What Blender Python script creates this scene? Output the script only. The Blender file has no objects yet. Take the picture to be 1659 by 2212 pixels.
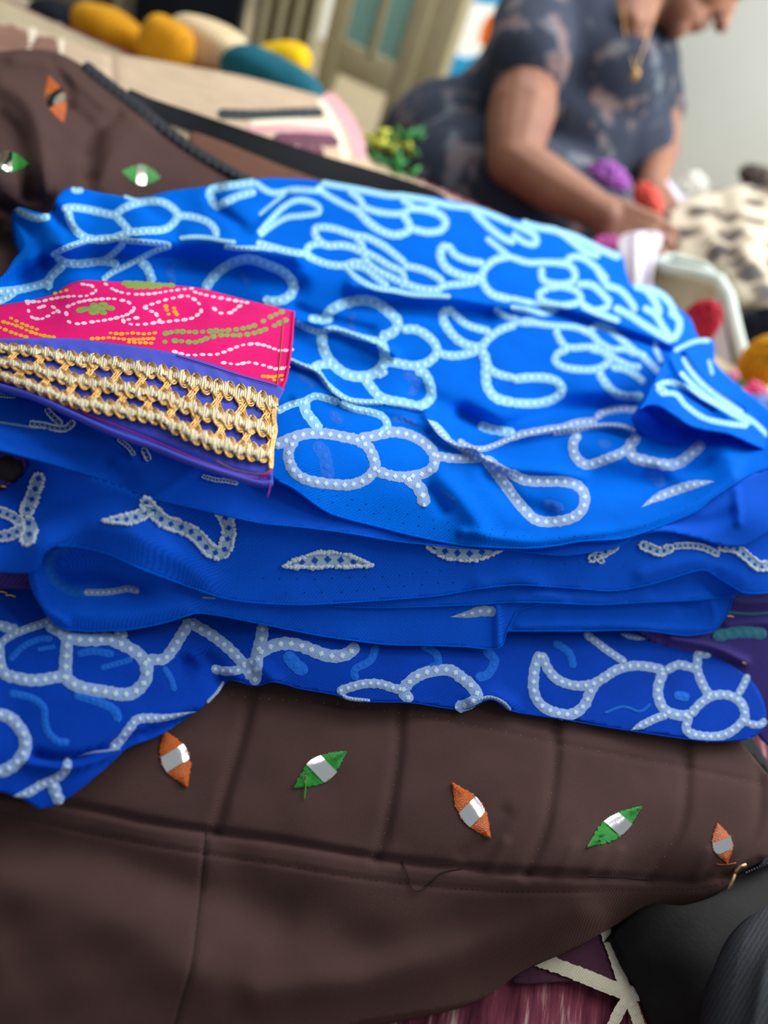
import bpy, bmesh, math, random
import numpy as np
from mathutils import Vector, Matrix, geometry, noise
random.seed(4)
D = bpy.data; SC = bpy.context.scene; COL = SC.collection

# ------------------------------------------------------------------ camera
CH = .42; F = 1660.0; PITCH = math.radians(41); ROLL = math.radians(23.7)
fw = np.array([0, math.cos(PITCH), -math.sin(PITCH)])
U0 = np.array([0, math.sin(PITCH), math.cos(PITCH)]); R0 = np.array([1., 0, 0])
RI = math.cos(ROLL) * R0 + math.sin(ROLL) * U0
UP = math.cos(ROLL) * U0 - math.sin(ROLL) * R0
cd = D.cameras.new('camera'); cam = D.objects.new('camera', cd); COL.objects.link(cam); SC.camera = cam
cam.matrix_world = Matrix(((RI[0], UP[0], -fw[0], 0), (RI[1], UP[1], -fw[1], 0), (RI[2], UP[2], -fw[2], CH), (0, 0, 0, 1)))
cd.sensor_width = 36; cd.lens = F / 2212 * 36; cd.clip_start = .01; cd.clip_end = 100
cd.dof.use_dof = True; cd.dof.focus_distance = .408; cd.dof.aperture_fstop = 3.4; cd.dof.aperture_blades = 0
# ------------------------------------------------------------------ light
W = D.worlds.new('world'); SC.world = W; W.use_nodes = True
W.node_tree.nodes['Background'].inputs[0].default_value = (.86, .93, 1, 1)
W.node_tree.nodes['Background'].inputs[1].default_value = .33
def area(name, loc, target, size, power, col, sizey=None):
    l = D.lights.new(name, 'AREA'); l.energy = power; l.color = col; l.size = size
    if sizey: l.shape = 'RECTANGLE'; l.size_y = sizey
    o = D.objects.new(name, l); COL.objects.link(o); o.location = loc
    o.rotation_euler = (Vector(target) - Vector(loc)).to_track_quat('-Z', 'Y').to_euler(); return o
area('window_light', (1.2, 1.7, .95), (.05, .6, .12), .9, 38, (.97, .98, 1), 1.2)
area('mirror_fill_light', (0, 1.9, 2.0), (.1, .3, .1), 2.0, 27, (.96, .98, 1), 1.3)  # unseen lamp added overhead so the bag mirrors reflect white
area('wall_fill_light', (1.3, .9, 1.9), (1.3, 2.3, .2), 1.0, 22, (.97, 1, .97))  # added fill lamp, only there to brighten the right wall
SC.view_settings.view_transform = 'Standard'; SC.view_settings.look = 'None'
SC.view_settings.exposure = 0.0; SC.view_settings.gamma = 1
SC.view_settings.use_curve_mapping = False

# ------------------------------------------------------------------ helpers
def lin(c):
    return tuple((x / 255 / 12.92 if x / 255 <= .04045 else ((x / 255 + .055) / 1.055) ** 2.4) for x in c) + (1,)
def rays(x, y):
    x = np.asarray(x, float); y = np.asarray(y, float)
    return fw + ((x - 829.5) / F)[..., None] * RI - ((y - 1106) / F)[..., None] * UP
def Pt(x, y, d):
    return np.array([0, 0, CH]) + rays(x, y) * np.asarray(d, float)[..., None]
def V(x, y, d): return Vector(Pt(x, y, d))
def dz(x, y, z): return (np.asarray(z) - CH) / rays(x, y)[..., 2]
def atY(x, y, Y):
    r = rays(x, y); t = Y / r[1]; return Vector((r[0] * t, Y, CH + r[2] * t))

class Mat:
    def __init__(s, name, rough=.8, spec=.3):
        s.m = D.materials.new(name); s.m.use_nodes = True; s.t = s.m.node_tree; s.n = s.t.nodes; s.l = s.t.links
        s.b = s.n['Principled BSDF']; s.b.inputs['Roughness'].default_value = rough
        s.b.inputs['Specular IOR Level'].default_value = spec
    def node(s, typ, **kw):
        n = s.n.new(typ)
        for k, v in kw.items():
            if k in n.inputs: n.inputs[k].default_value = v
            else: setattr(n, k, v)
        return n
    def link(s, a, b): s.l.new(a, b)
    def coord(s, kind='Object', scale=(1, 1, 1), rot=(0, 0, 0)):
        c = s.node('ShaderNodeTexCoord'); m = s.node('ShaderNodeMapping')
        m.inputs['Scale'].default_value = scale; m.inputs['Rotation'].default_value = rot
        s.link(c.outputs[kind], m.inputs[0]); return m.outputs[0]
    def ramp(s, fac, stops):
        r = s.node('ShaderNodeValToRGB'); e = r.color_ramp.elements
        while len(e) < len(stops): e.new(.5)
        for i, (p, c) in enumerate(stops): e[i].position = p; e[i].color = c
        s.link(fac, r.inputs[0]); return r.outputs[0]
    def noise(s, vec, scale, detail=3, out='Fac', rough=.5):
        n = s.node('ShaderNodeTexNoise'); n.inputs['Scale'].default_value = scale
        n.inputs['Detail'].default_value = detail; n.inputs['Roughness'].default_value = rough
        s.link(vec, n.inputs['Vector']); return n.outputs[out]
    def math(s, op, a, b=None):
        n = s.node('ShaderNodeMath', operation=op)
        for i, v in enumerate((a, b)):
            if v is None: continue
            if isinstance(v, (int, float)): n.inputs[i].default_value = v
            else: s.link(v, n.inputs[i])
        return n.outputs[0]
    def mix(s, fac, a, b):
        n = s.node('ShaderNodeMix', data_type='RGBA')
        for i, v in ((0, fac), (6, a), (7, b)):
            if isinstance(v, (int, float, tuple)): n.inputs[i].default_value = v
            else: s.link(v, n.inputs[i])
        return n.outputs[2]
    def bump(s, h, strength=.3, dist=.001):
        b = s.node('ShaderNodeBump'); b.inputs['Strength'].default_value = strength; b.inputs['Distance'].default_value = dist
        s.link(h, b.inputs['Height']); s.link(b.outputs[0], s.b.inputs['Normal'])
    def color(s, c):
        if isinstance(c, tuple): s.b.inputs['Base Color'].default_value = c
        else: s.link(c, s.b.inputs['Base Color'])
    def sheen(s, w, tint, rough=.5):
        s.b.inputs['Sheen Weight'].default_value = w; s.b.inputs['Sheen Tint'].default_value = tint
        s.b.inputs['Sheen Roughness'].default_value = rough

def plain(name, rgb, rough=.8, var=.12, nscale=60, metallic=0, bumps=.25, spec=.3, sheen=None):
    m = Mat(name, rough, spec); c = lin(rgb); v = m.coord()
    d = tuple(x * (1 - var) for x in c[:3]) + (1,); l = tuple(min(1, x * (1 + var)) for x in c[:3]) + (1,)
    n = m.noise(v, nscale); m.color(m.ramp(n, [(.3, d), (.7, l)])); m.bump(m.noise(v, nscale * 6), bumps, .001)
    m.b.inputs['Metallic'].default_value = metallic
    if sheen: m.sheen(sheen, l)
    return m.m

def cloth(name, rgb, wave=900, rough=.75, sheen=.3, tint=None, strength=.25, var=.06, transl=0, rot=.6, spec=.2):
    """woven cloth: twill relief on top of a slightly uneven dye"""
    m = Mat(name, rough, spec); c = lin(rgb); v = m.coord()
    a = tuple(x * (1 - var) for x in c[:3]) + (1,); b = tuple(min(1, x * (1 + var)) for x in c[:3]) + (1,)
    wv = m.node('ShaderNodeTexWave'); wv.inputs['Scale'].default_value = wave * .27; wv.inputs['Distortion'].default_value = 2.2
    wv.inputs['Detail'].default_value = 2; wv.inputs['Detail Scale'].default_value = 3
    m.link(m.coord(rot=(.3, .2, rot)), wv.inputs['Vector'])
    tw = m.math('ADD', m.math('MULTIPLY', wv.outputs['Fac'], .30), m.math('MULTIPLY', m.noise(v, 1400, 2), .34))
    m.color(m.ramp(m.math('ADD', m.math('MULTIPLY', m.noise(v, 40, 4), .45), tw), [(.28, tuple(x * .80 for x in a[:3]) + (1,)), (.5, c), (.78, tuple(min(1, x * 1.22) for x in b[:3]) + (1,))]))
    m.bump(m.math('ADD', wv.outputs['Fac'], m.math('MULTIPLY', m.noise(v, 900), .8)), strength, .0006)
    m.sheen(sheen, tint or b)
    if transl:
        t = m.node('ShaderNodeBsdfTranslucent'); t.inputs[0].default_value = c
        mx = m.node('ShaderNodeMixShader'); mx.inputs[0].default_value = transl
        m.link(m.b.outputs[0], mx.inputs[1]); m.link(t.outputs[0], mx.inputs[2])
        m.link(mx.outputs[0], m.n['Material Output'].inputs['Surface'])
    return m.m

def thread(name, under, band, dot, ghost=False, holes=False):
    """woven thread band: hatch of thread over the ground, a row of denser dots along the middle (UV: u along, v across)"""
    m = Mat(name, .85, .15)
    uv = m.node('ShaderNodeUVMap').outputs[0]
    sp = m.node('ShaderNodeSeparateXYZ'); m.link(uv, sp.inputs[0])
    u, w = sp.outputs[0], sp.outputs[1]
    mp = m.node('ShaderNodeMapping'); mp.inputs['Rotation'].default_value = (0, 0, .75); m.link(uv, mp.inputs[0])
    h = m.node('ShaderNodeTexWave'); h.inputs['Scale'].default_value = 3.6; h.inputs['Distortion'].default_value = 1.2
    h.inputs['Detail Scale'].default_value = 6
    m.link(mp.outputs[0], h.inputs['Vector'])
    fr = m.math('ABSOLUTE', m.math('SUBTRACT', m.math('FRACT', u), .5))
    vv = m.math('ABSOLUTE', m.math('SUBTRACT', w, .5))
    nz = m.math('MULTIPLY', m.math('SUBTRACT', m.noise(uv, 7), .5), .22)
    dd = m.math('ADD', m.math('ADD', fr, m.math('MULTIPLY', vv, 1.15)), nz)
    isd = m.ramp(dd, [(.24, (1, 1, 1, 1)), (.36, (0, 0, 0, 1))])
    hat = m.ramp(h.outputs['Fac'], [(.15, under), (.65, band)])
    m.color(m.mix(isd, hat, dot))
    m.bump(m.math('ADD', m.math('MULTIPLY', h.outputs['Fac'], .3), m.math('MULTIPLY', isd, .9)), .55, .0012)
    m.sheen(.1, band)
    return m.m

BLUE = (0, 112, 238)
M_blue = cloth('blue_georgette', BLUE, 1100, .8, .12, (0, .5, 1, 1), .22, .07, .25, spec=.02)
M_blue_shade = cloth('blue_hem_weave_shaded', (16, 94, 230), 1300, .8, .12, (.02, .45, 1, 1), .25, .05, .15, spec=.04)  # plain hem weave; saree blue made less cyan where folds lie in shade
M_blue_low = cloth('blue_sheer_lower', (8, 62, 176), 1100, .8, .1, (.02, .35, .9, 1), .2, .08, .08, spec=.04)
M_thr_lit = thread('white_thread_lit', lin((96, 184, 244)), lin((168, 222, 248)), lin((205, 240, 252)))  # embroidery thread tinted pale cyan where the saree lies in light
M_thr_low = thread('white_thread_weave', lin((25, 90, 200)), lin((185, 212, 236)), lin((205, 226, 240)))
M_ghost = thread('thread_through_and_shaded', lin((4, 88, 214)), lin((34, 116, 222)), lin((28, 112, 220)))
M_puff = thread('white_thread_reverse', lin((120, 165, 220)), lin((205, 225, 240)), lin((20, 85, 200)))
M_tuft = plain('white_thread_tufts', (222, 236, 244), .9, .05, 300, sheen=.4)
M_brown = cloth('brown_cotton', (69, 48, 45), 1500, .9, .25, lin((150, 110, 95)), .3, .05)
M_brown2 = cloth('brown_lining', (100, 66, 52), 1500, .9, .15, None, .3, .05)
M_black = plain('black_zip_tape', (26, 28, 33), .8, .15, 200)
M_zip = plain('zip_teeth', (70, 74, 80), .45, .1, 200, .3)
M_seam = plain('seam_thread_dark', (24, 14, 14), .9)
M_stitch = plain('stitch_thread_tan', (140, 112, 96), .8)
M_orange = cloth('orange_silk_thread', (196, 92, 22), 2500, .4, .3, None, .6, .2, 0, 1.2, .5)
M_green = cloth('green_silk_thread', (34, 142, 44), 2500, .4, .3, None, .6, .2, 0, .3, .5)
def mirror():
    m = Mat('mirror_glass', .12, .8); m.b.inputs['Metallic'].default_value = 1; m.color((.95, .95, .93, 1))
    m.bump(m.noise(m.coord(), 90), .15, .001); return m.m
M_mirror = mirror()
M_pink = cloth('pink_bandhani_cotton', (228, 4, 112), 1400, .85, .08, lin((255, 60, 140)), .35, .05)
M_pinkdot = plain('bandhani_white_dots', (246, 196, 214), .9, .05)
M_greendot = plain('bandhani_green_dots', (136, 158, 74), .6, .15, 400)
M_amber = plain('bandhani_amber_dots', (240, 160, 36), .8, .12, 300)
M_satin = cloth('blue_violet_satin', (52, 66, 190), 1800, .5, .5, lin((120, 130, 250)), .4, .08, 0, 1.0, .4)
def gold():
    m = Mat('gold_cord', .3, .6); m.b.inputs['Metallic'].default_value = .75
    v = m.coord(); m.color(m.ramp(m.noise(v, 900), [(.3, lin((206, 138, 62))), (.7, lin((255, 218, 146)))]))
    m.bump(m.noise(v, 2500), .5, .0006); return m.m
M_gold = gold()
def zari():
    m = Mat('cream_zari_wrap', .38, .6); m.b.inputs['Metallic'].default_value = .35
    v = m.coord(); m.color(m.ramp(m.noise(v, 1200), [(.3, lin((232, 206, 150))), (.65, lin((255, 250, 226)))]))
    m.bump(m.noise(v, 2600), .7, .0008); return m.m
M_zari = zari()
M_magthread = plain('magenta_thread', (150, 30, 140), .7)
M_rust = plain('rust_thread', (170, 90, 40), .7)
M_purple = cloth('dark_purple_cloth', (58, 44, 118), 900, .8, .4, lin((90, 80, 190)), .4, .15)
M_darkzari = plain('dark_cloth_with_metal_thread', (34, 24, 26), .5, .5, 300, .3)

def empty(name, loc, label, cat, group=None):
    o = D.objects.new(name, None); COL.objects.link(o); o.location = loc; o['label'] = label; o['category'] = cat
    if group: o['group'] = group
    o.empty_display_size = .02; return o
def tag(o, label=None, cat=None, group=None, kind=None):
    if label: o['label'] = label
    if cat: o['category'] = cat
    if group: o['group'] = group
    if kind: o['kind'] = kind
    return o
def link(name, me, mat, parent=None, smooth=True):
    o = D.objects.new(name, me); COL.objects.link(o)
    if mat is not None: me.materials.append(mat)
    if smooth:
        for p in me.polygons: p.use_smooth = True
    if parent:
        o.parent = parent
        if parent.type == 'EMPTY': o.matrix_parent_inverse = Matrix.Translation(parent.location).inverted()
    return o
def from_bm(name, bm, mat, parent=None, smooth=True):
    me = D.meshes.new(name); bm.to_mesh(me); bm.free(); return link(name, me, mat, parent, smooth)
def from_py(name, v, f, mat, parent=None, smooth=True):
    me = D.meshes.new(name); me.from_pydata([tuple(map(float, p)) for p in v], [], f); me.update(); return link(name, me, mat, parent, smooth)

def catmull(pts, step, closed=False):
    p = [np.array(q, float) for q in pts]; n = len(p); out = []
    if n < 3 and not closed:
        a, b = p[0], p[-1]; k = max(2, int(np.linalg.norm((b - a)[:2]) / step) + 1)
        return np.array([a + (b - a) * i / (k - 1) for i in range(k)])
    rng = range(n) if closed else range(n - 1)
    for i in rng:
        p1, p2 = p[i], p[(i + 1) % n]
        p0 = p[i - 1] if (closed or i > 0) else 2 * p1 - p2
        p3 = p[(i + 2) % n] if (closed or i + 2 < n) else 2 * p2 - p1
        k = max(1, int(round(np.linalg.norm((p2 - p1)[:2]) / step)))
        t1 = (p2 - p0) / 2; t2 = (p3 - p1) / 2
        L = np.linalg.norm(p2 - p1)      # limit overshoot
        for t in (t1, t2):
            nn = np.linalg.norm(t)
            if nn > 1.3 * L: t *= 1.3 * L / nn
        for j in range(k):
            t = j / k; t3 = t ** 3; tt = t * t
            out.append((2 * t3 - 3 * tt + 1) * p1 + (t3 - 2 * tt + t) * t1 + (-2 * t3 + 3 * tt) * p2 + (t3 - tt) * t2)
    if not closed: out.append(p[-1])
    return np.array(out)

class TPS:
    def __init__(s, pts, vals, lam=1e-5):
        s.p = np.array(pts, float) / 1000; n = len(pts); v = np.array(vals, float)
        K = s.k(s.p, s.p) + lam * np.eye(n); A = np.zeros((n + 3, n + 3)); A[:n, :n] = K
        A[:n, n] = 1; A[:n, n + 1:] = s.p; A[n, :n] = 1; A[n + 1:, :n] = s.p.T
        s.w = np.linalg.solve(A, np.concatenate([v, np.zeros(3)]))
    def k(s, a, b):
        r2 = ((a[:, None] - b[None]) ** 2).sum(-1); return .5 * r2 * np.log(r2 + 1e-12)
    def __call__(s, x, y):
        q = np.stack([np.ravel(x), np.ravel(y)], 1) / 1000
        n = len(s.p); return (s.k(q, s.p) @ s.w[:n] + s.w[n] + q @ s.w[n + 1:]).reshape(np.shape(x))

def polydist(x, y, poly):
    x = np.asarray(x, float); y = np.asarray(y, float); best = np.full(x.shape, 1e9); sg = np.ones(x.shape)
    for a, b in zip(poly[:-1], poly[1:]):
        ax, ay = a[:2]; bx, by = b[:2]; dx, dy = bx - ax, by - ay; L = dx * dx + dy * dy + 1e-9
        t = np.clip(((x - ax) * dx + (y - ay) * dy) / L, 0, 1)
        ex, ey = x - ax - t * dx, y - ay - t * dy; r = ex * ex + ey * ey; m = r < best
        best = np.where(m, r, best); sg = np.where(m, np.sign(dx * ey - dy * ex), sg)
    return np.sqrt(best), sg          # sg > 0: below/right of a line drawn left to right
def inside(x, y, poly):
    x = np.asarray(x, float); y = np.asarray(y, float); r = np.zeros(x.shape, bool); n = len(poly)
    for i in range(n):
        x1, y1 = poly[i][:2]; x2, y2 = poly[(i + 1) % n][:2]
        if y1 == y2: continue
        c = ((y1 > y) != (y2 > y)) & (x < (x2 - x1) * (y - y1) / (y2 - y1) + x1); r ^= c
    return r

class Sheet:
    """A piece of cloth: outline and relief given where its points stand; mode 'z' = heights, 'd' = distances."""
    def __init__(s, outline, ctrl, mode='z', ridges=(), step=8, guard=(), wr=0, lam=1e-5, seed=0):
        s.out = catmull(outline, step, True); s.mode = mode; s.step = step; s.guard = guard; s.wr = wr; s.seed = seed
        P = [(c[0], c[1]) for c in ctrl]; vals = []
        for c in ctrl:
            if len(c) == 4:                       # (x, y, None, distance)
                r = rays(c[0], c[1]); vals.append(CH + r[2] * c[3] if mode == 'z' else c[3])
            else: vals.append(c[2])
        s.f = TPS(P, vals, lam) if len(P) > 2 else (lambda x, y: np.full(np.shape(x), vals[0]))
        s.ridges = [(catmull(r[0], 12), r[1], r[2], (r[3] if len(r) > 3 else 'r')) for r in ridges]
    def d(s, x, y):
        x = np.asarray(x, float); y = np.asarray(y, float); v = s.f(x, y)
        sc = 1 if s.mode == 'z' else -1
        for pl, w, a, k in s.ridges:
            q, sg = polydist(x, y, pl)
            if k == 'r': v = v + sc * a * np.exp(-(q / w) ** 2)
            else:                                  # step: far side raised, near side lower
                v = v + sc * a * np.where(sg < 0, np.exp(-(q / (w * 3)) ** 2), -np.exp(-(q / w) ** 2) * .6 + .4 * np.exp(-(q / (w * .4)) ** 2))
        if s.wr:
            k = s.seed
            v = v + s.wr * (np.sin(x / 61 + y / 37 + k) * .5 + np.sin(x / 29 - y / 43 + 2 * k + 1.3 * np.sin(x / 90)) * .35 + np.sin(x / 140 + y / 19 + 3 * k + 2 * np.sin(x / 170 + k)) * .45)
        if s.mode == 'z': v = dz(x, y, v)
        for g, e in s.guard:
            m = inside(x, y, g.out); 
            if m.any(): v = np.where(m, np.maximum(v, g.d(x, y) + e), v)
        return v
    def build(s, name, mat, parent=None, thick=.0006, skirt=None):
        o = s.out; st = s.step; x0, y0 = o.min(0)[:2]; x1, y1 = o.max(0)[:2]
        gx, gy = np.meshgrid(np.arange(x0, x1, st), np.arange(y0, y1, st * .9)); gx = gx.copy(); gx[1::2] += st / 2
        gx = gx.ravel(); gy = gy.ravel(); m = inside(gx, gy, o)
        q, _ = polydist(gx, gy, np.vstack([o, o[:1]])); m &= q > st * .45
        pts = [Vector((p[0], p[1])) for p in o] + [Vector((a, b)) for a, b in zip(gx[m], gy[m])]
        n = len(o)
        r = geometry.delaunay_2d_cdt(pts, [(i, (i + 1) % n) for i in range(n)], [], 1, 1e-4)
        vx = np.array([[v.x, v.y] for v in r[0]]); d = s.d(vx[:, 0], vx[:, 1]); W3 = Pt(vx[:, 0], vx[:, 1], d)
        faces = [tuple(reversed(f)) for f in r[2]]; verts = [tuple(v) for v in W3]
        if skirt:
            zb, pred = skirt; cnt = {}
            for f in faces:
                for i in range(len(f)):
                    e = (f[i], f[(i + 1) % len(f)]); k = tuple(sorted(e)); cnt.setdefault(k, []).append(e)
            mp = {}
            for k, es in cnt.items():
                if len(es) == 1:
                    a, b = es[0]
                    if pred is None or (pred(*vx[a]) and pred(*vx[b])):
                        for q_ in (a, b):
                            if q_ not in mp:
                                mp[q_] = len(verts); v = verts[q_]; verts.append((v[0], v[1], min(zb, v[2] - .0005)))
                        faces.append((b, a, mp[a], mp[b]))
        ob = from_py(name, verts, faces, mat, parent)
        if thick:
            md = ob.modifiers.new('thickness', 'SOLIDIFY'); md.thickness = thick; md.offset = -1
        return ob

def crop(ox, oy, pts, k=3.0): return [(ox + p[0] / k, oy + p[1] / k) for p in pts]

def strips(name, host, items, mat, parent, lift=.0007, spacing=.78, tuft=False, seed=1):
    """embroidered bands lying on a cloth; items: (points, width, taper0, taper1)"""
    rnd = random.Random(seed); X = []; Y = []; LF = []; UVs = []; faces = []; k0 = 0; tpos = []
    for idx, it in enumerate(items):
        pts, w = it[0], it[1]; t0 = it[2] if len(it) > 2 else 0; t1 = it[3] if len(it) > 3 else 0
        st = max(1.6, w / 9); c = catmull([p[:2] for p in pts], st); n = len(c)
        if n < 3: continue
        tg = np.gradient(c, axis=0); tg /= np.linalg.norm(tg, axis=1)[:, None] + 1e-9
        nr = np.stack([-tg[:, 1], tg[:, 0]], 1); s = np.concatenate([[0], np.cumsum(np.linalg.norm(np.diff(c, axis=0), axis=1))]); L = s[-1]
        ww = np.ones(n) * w * .5
        ww *= 1 - .09 * np.abs(np.sin(math.pi * s / (w * spacing) ))
        ww *= 1 + np.array([rnd.uniform(-.07, .07) for _ in range(n)])
        endr = np.minimum(1, np.sqrt(np.clip(np.minimum(s, L - s) / (w * .35) + .12, 0, 1)))
        ww *= endr
        if t0: ww *= np.clip(s / (L * t0), .12, 1) ** .8
        if t1: ww *= np.clip((L - s) / (L * t1), .12, 1) ** .8
        A = 7; prof = np.array([.25, .75, .95, 1.0, .95, .75, .25])
        for i in range(n):
            dotb = max(0, math.cos(2 * math.pi * (s[i] / (w * spacing) - .5)))
            for j in range(A):
                q = (j / (A - 1) - .5) * 2
                X.append(c[i, 0] + nr[i, 0] * ww[i] * q); Y.append(c[i, 1] + nr[i, 1] * ww[i] * q)
                LF.append(lift * prof[j] * (1 + (.55 * dotb if abs(q) < .4 else 0)) + idx * 1.2e-5)
                UVs.append((s[i] / (w * spacing), j / (A - 1)))
        for i in range(n - 1):
            for j in range(A - 1):
                a = k0 + i * A + j; faces.append((a, a + 1, a + A + 1, a + A))
        if tuft:
            i = 0
            while i < n:
                for sd in (-1, 1):
                    if rnd.random() < .8: tpos.append((c[i, 0] + nr[i, 0] * ww[i] * sd * .9, c[i, 1] + nr[i, 1] * ww[i] * sd * .9, w * rnd.uniform(.1, .17)))
                i += max(1, int(w * .2 / st))
        k0 = len(X)
    X = np.array(X); Y = np.array(Y); d = host.d(X, Y); d = d - np.array(LF) * np.maximum(1, d / .42)
    W3 = Pt(X, Y, d); ob = from_py(name, W3, faces, mat, parent)
    uv = ob.data.uv_layers.new(name='UVMap'); U = np.array(UVs)
    li = np.empty(len(ob.data.loops), int); ob.data.loops.foreach_get('vertex_index', li)
    uv.data.foreach_set('uv', U[li].ravel())
    if tuft and tpos:
        bm = bmesh.new(); T = np.array(tpos); dd = host.d(T[:, 0], T[:, 1]) - .0010
        for (x, y, r), q in zip(tpos, dd):
            p = V(x, y, q); R = r * q / F
            m = Matrix.Translation(p) @ Matrix.Rotation(rnd.uniform(0, 6.3), 4, Vector((rnd.random(), rnd.random(), rnd.random() + .1))) @ Matrix.Diagonal((R * 1.5, R, R * .9, 1))
            bmesh.ops.create_icosphere(bm, subdivisions=1, radius=1, matrix=m)
        tag(from_bm('thread_tufts', bm, M_tuft, parent), kind='stuff')
    return ob

def strips_each(name, host, items, *a, seed=1, **k):
    for i, it in enumerate(items): strips(name, host, [it], *a, seed=seed * 10 + i, **k)
def tube(bm, pts, r, seg=6, closed=False):
    pts = [Vector(p) for p in pts]; n = len(pts); rings = []
    up = Vector((0, 0, 1))
    for i, p in enumerate(pts):
        a = pts[(i - 1) % n] if (closed or i > 0) else p; b = pts[(i + 1) % n] if (closed or i < n - 1) else p
        t = (b - a)
        if t.length < 1e-9: t = Vector((1, 0, 0))
        t.normalize(); x = up.cross(t)
        if x.length < .05: x = Vector((1, 0, 0)).cross(t)
        x.normalize(); y = t.cross(x); rr = r[i] if isinstance(r, (list, tuple)) else r
        rings.append([bm.verts.new(p + (x * math.cos(2 * math.pi * k / seg) + y * math.sin(2 * math.pi * k / seg)) * rr) for k in range(seg)])
    for i in range(n if closed else n - 1):
        A, B = rings[i], rings[(i + 1) % n]
        for k in range(seg): bm.faces.new((A[k], A[(k + 1) % seg], B[(k + 1) % seg], B[k]))
    if not closed: bm.faces.new(rings[0][::-1]); bm.faces.new(rings[-1])

def on(host, pts, step=4, lift=.0008):
    c = catmull(pts, step); d = host.d(c[:, 0], c[:, 1]) - lift; return [Vector(v) for v in Pt(c[:, 0], c[:, 1], d)]
def hem(name, host, pts, mat, parent, r=.0006, lift=.0002):
    bm = bmesh.new(); tube(bm, on(host, pts, 6, lift), r, 6); return from_bm(name, bm, mat, parent)

# ------------------------------------------------------------------ large structure
FL = -.55
def box(name, lo, hi, mat, parent=None, bev=0):
    bm = bmesh.new(); bmesh.ops.create_cube(bm, size=1)
    for v in bm.verts: v.co = Vector([(lo[i] + hi[i]) / 2 + v.co[i] * (hi[i] - lo[i]) for i in range(3)])
    if bev: bmesh.ops.bevel(bm, geom=bm.edges[:], offset=bev, segments=3, affect='EDGES', profile=.5)
    return from_bm(name, bm, mat, parent, bool(bev))
M_wall = plain('painted_wall', (214, 216, 206), .9, .04, 4, bumps=.1)
M_floor = plain('beige_floor', (146, 132, 104), .6, .1, 6, bumps=.1)
M_frame = plain('cream_door_frame', (190, 178, 142), .6, .06, 20)
YB = 2.3
xj0 = atY(868, 130, YB).x; xj1 = atY(905, 130, YB).x; xo = atY(1130, 130, YB).x
for n, a, b in (('floor', (-2.6, -1.2, FL - .05), (2.9, 4.4, FL)),):
    tag(box(n, a, b, M_floor), kind='structure')
tag(box('wall_back', (-2.6, YB, FL), (xj0 - .75, YB + .1, 1.9), M_wall), kind='structure')
tag(box('wall_right', (xo, YB, FL), (2.9, YB + .1, 1.9), M_wall), kind='structure')
tag(box('trim_1', (xj1 - .012, YB - .05, FL), (xj1 + .075, YB + .1, 1.9), M_frame, bev=.006), kind='structure')

M_curt = cloth('cream_curtain', (196, 186, 152), 200, .9, .2, None, .3, .1)
M_curt2 = cloth('grey_brown_curtain', (128, 118, 100), 200, .9, .2, None, .3, .1)
def curtain(name, xa, xb, y, z0, z1, mat, label, folds=5, amp=.03):
    bm = bmesh.new(); n = folds * 12; rows = []
    for j in range(9):
        z = z0 + (z1 - z0) * j / 8
        rows.append([bm.verts.new((xa + (xb - xa) * i / n, y + amp * math.sin(i / n * folds * 6.283 + .3 * math.sin(j * .9)) * (1 - .03 * j), z)) for i in range(n + 1)])
    for j in range(8):
        for i in range(n): bm.faces.new((rows[j][i], rows[j][i + 1], rows[j + 1][i + 1], rows[j + 1][i]))
    o = from_bm(name, bm, mat); md = o.modifiers.new('t', 'SOLIDIFY'); md.thickness = .003
    return tag(o, label, 'curtain')
def X(px, py, Y=YB): return atY(px, py, Y).x
curtain('curtain', X(545, 60, 2.2), X(690, 60, 2.2), 2.2, -.4, 1.7, M_curt, 'cream curtain hanging beside the glass door', 4)
curtain('curtain', X(185, 20, 2.15), X(262, 20, 2.15), 2.15, -.4, 1.7, M_curt2, 'grey brown curtain hanging left of the dark doorway', 3)
M_navy = plain('navy_panel', (26, 34, 46), .6, .1, 8)
tag(box('door_1', (X(300, 20, 2.24), 2.21, FL), (X(530, 20, 2.24), 2.25, 1.7), M_navy, bev=.004), kind='structure')
M_board = plain('beige_wardrobe_board', (146, 128, 104), .6, .08, 8)
wd = empty('wardrobe', (X(60, 0, 2.1), 2.15, FL), 'beige wardrobe with plain doors at far left behind the cushions', 'wardrobe')
box('wardrobe_body', (X(-160, 20, 2.1), 2.06, FL), (X(190, 20, 2.1), 2.22, 1.5), M_board, wd, .005)
for a, b in ((-150, 55), (65, 180)):
    box('wardrobe_door', (X(a, 20, 2.05), 2.04, FL + .05), (X(b, 20, 2.05), 2.058, 1.48), M_board, wd, .004)
# glass door beside the jamb
gd = empty('glass_door', (X(780, 130, 2.2), 2.2, FL), 'cream framed glass door pane between curtain and doorway', 'door')
M_glass = Mat('pale_glass', .15, .5); M_glass.color(lin((150, 196, 190))); M_glass.b.inputs['Transmission Weight'].default_value = .35
xa, xb = X(735, 130, 2.26), X(868, 130, 2.26)
box('pane', (xa, 2.255, -.1), (xb, 2.262, 1.7), M_glass.m, gd)
for a, b, z0, z1 in ((xa - .05, xa, FL, 1.75), (xb - .01, xb + .04, FL, 1.75), (xa, xb, -.16, -.08), ((xa + xb) / 2 - .01, (xa + xb) / 2 + .01, -.1, 1.7)):
    box('door_rail', (a, 2.24, z0), (b, 2.28, z1), M_frame, gd, .004)
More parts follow.
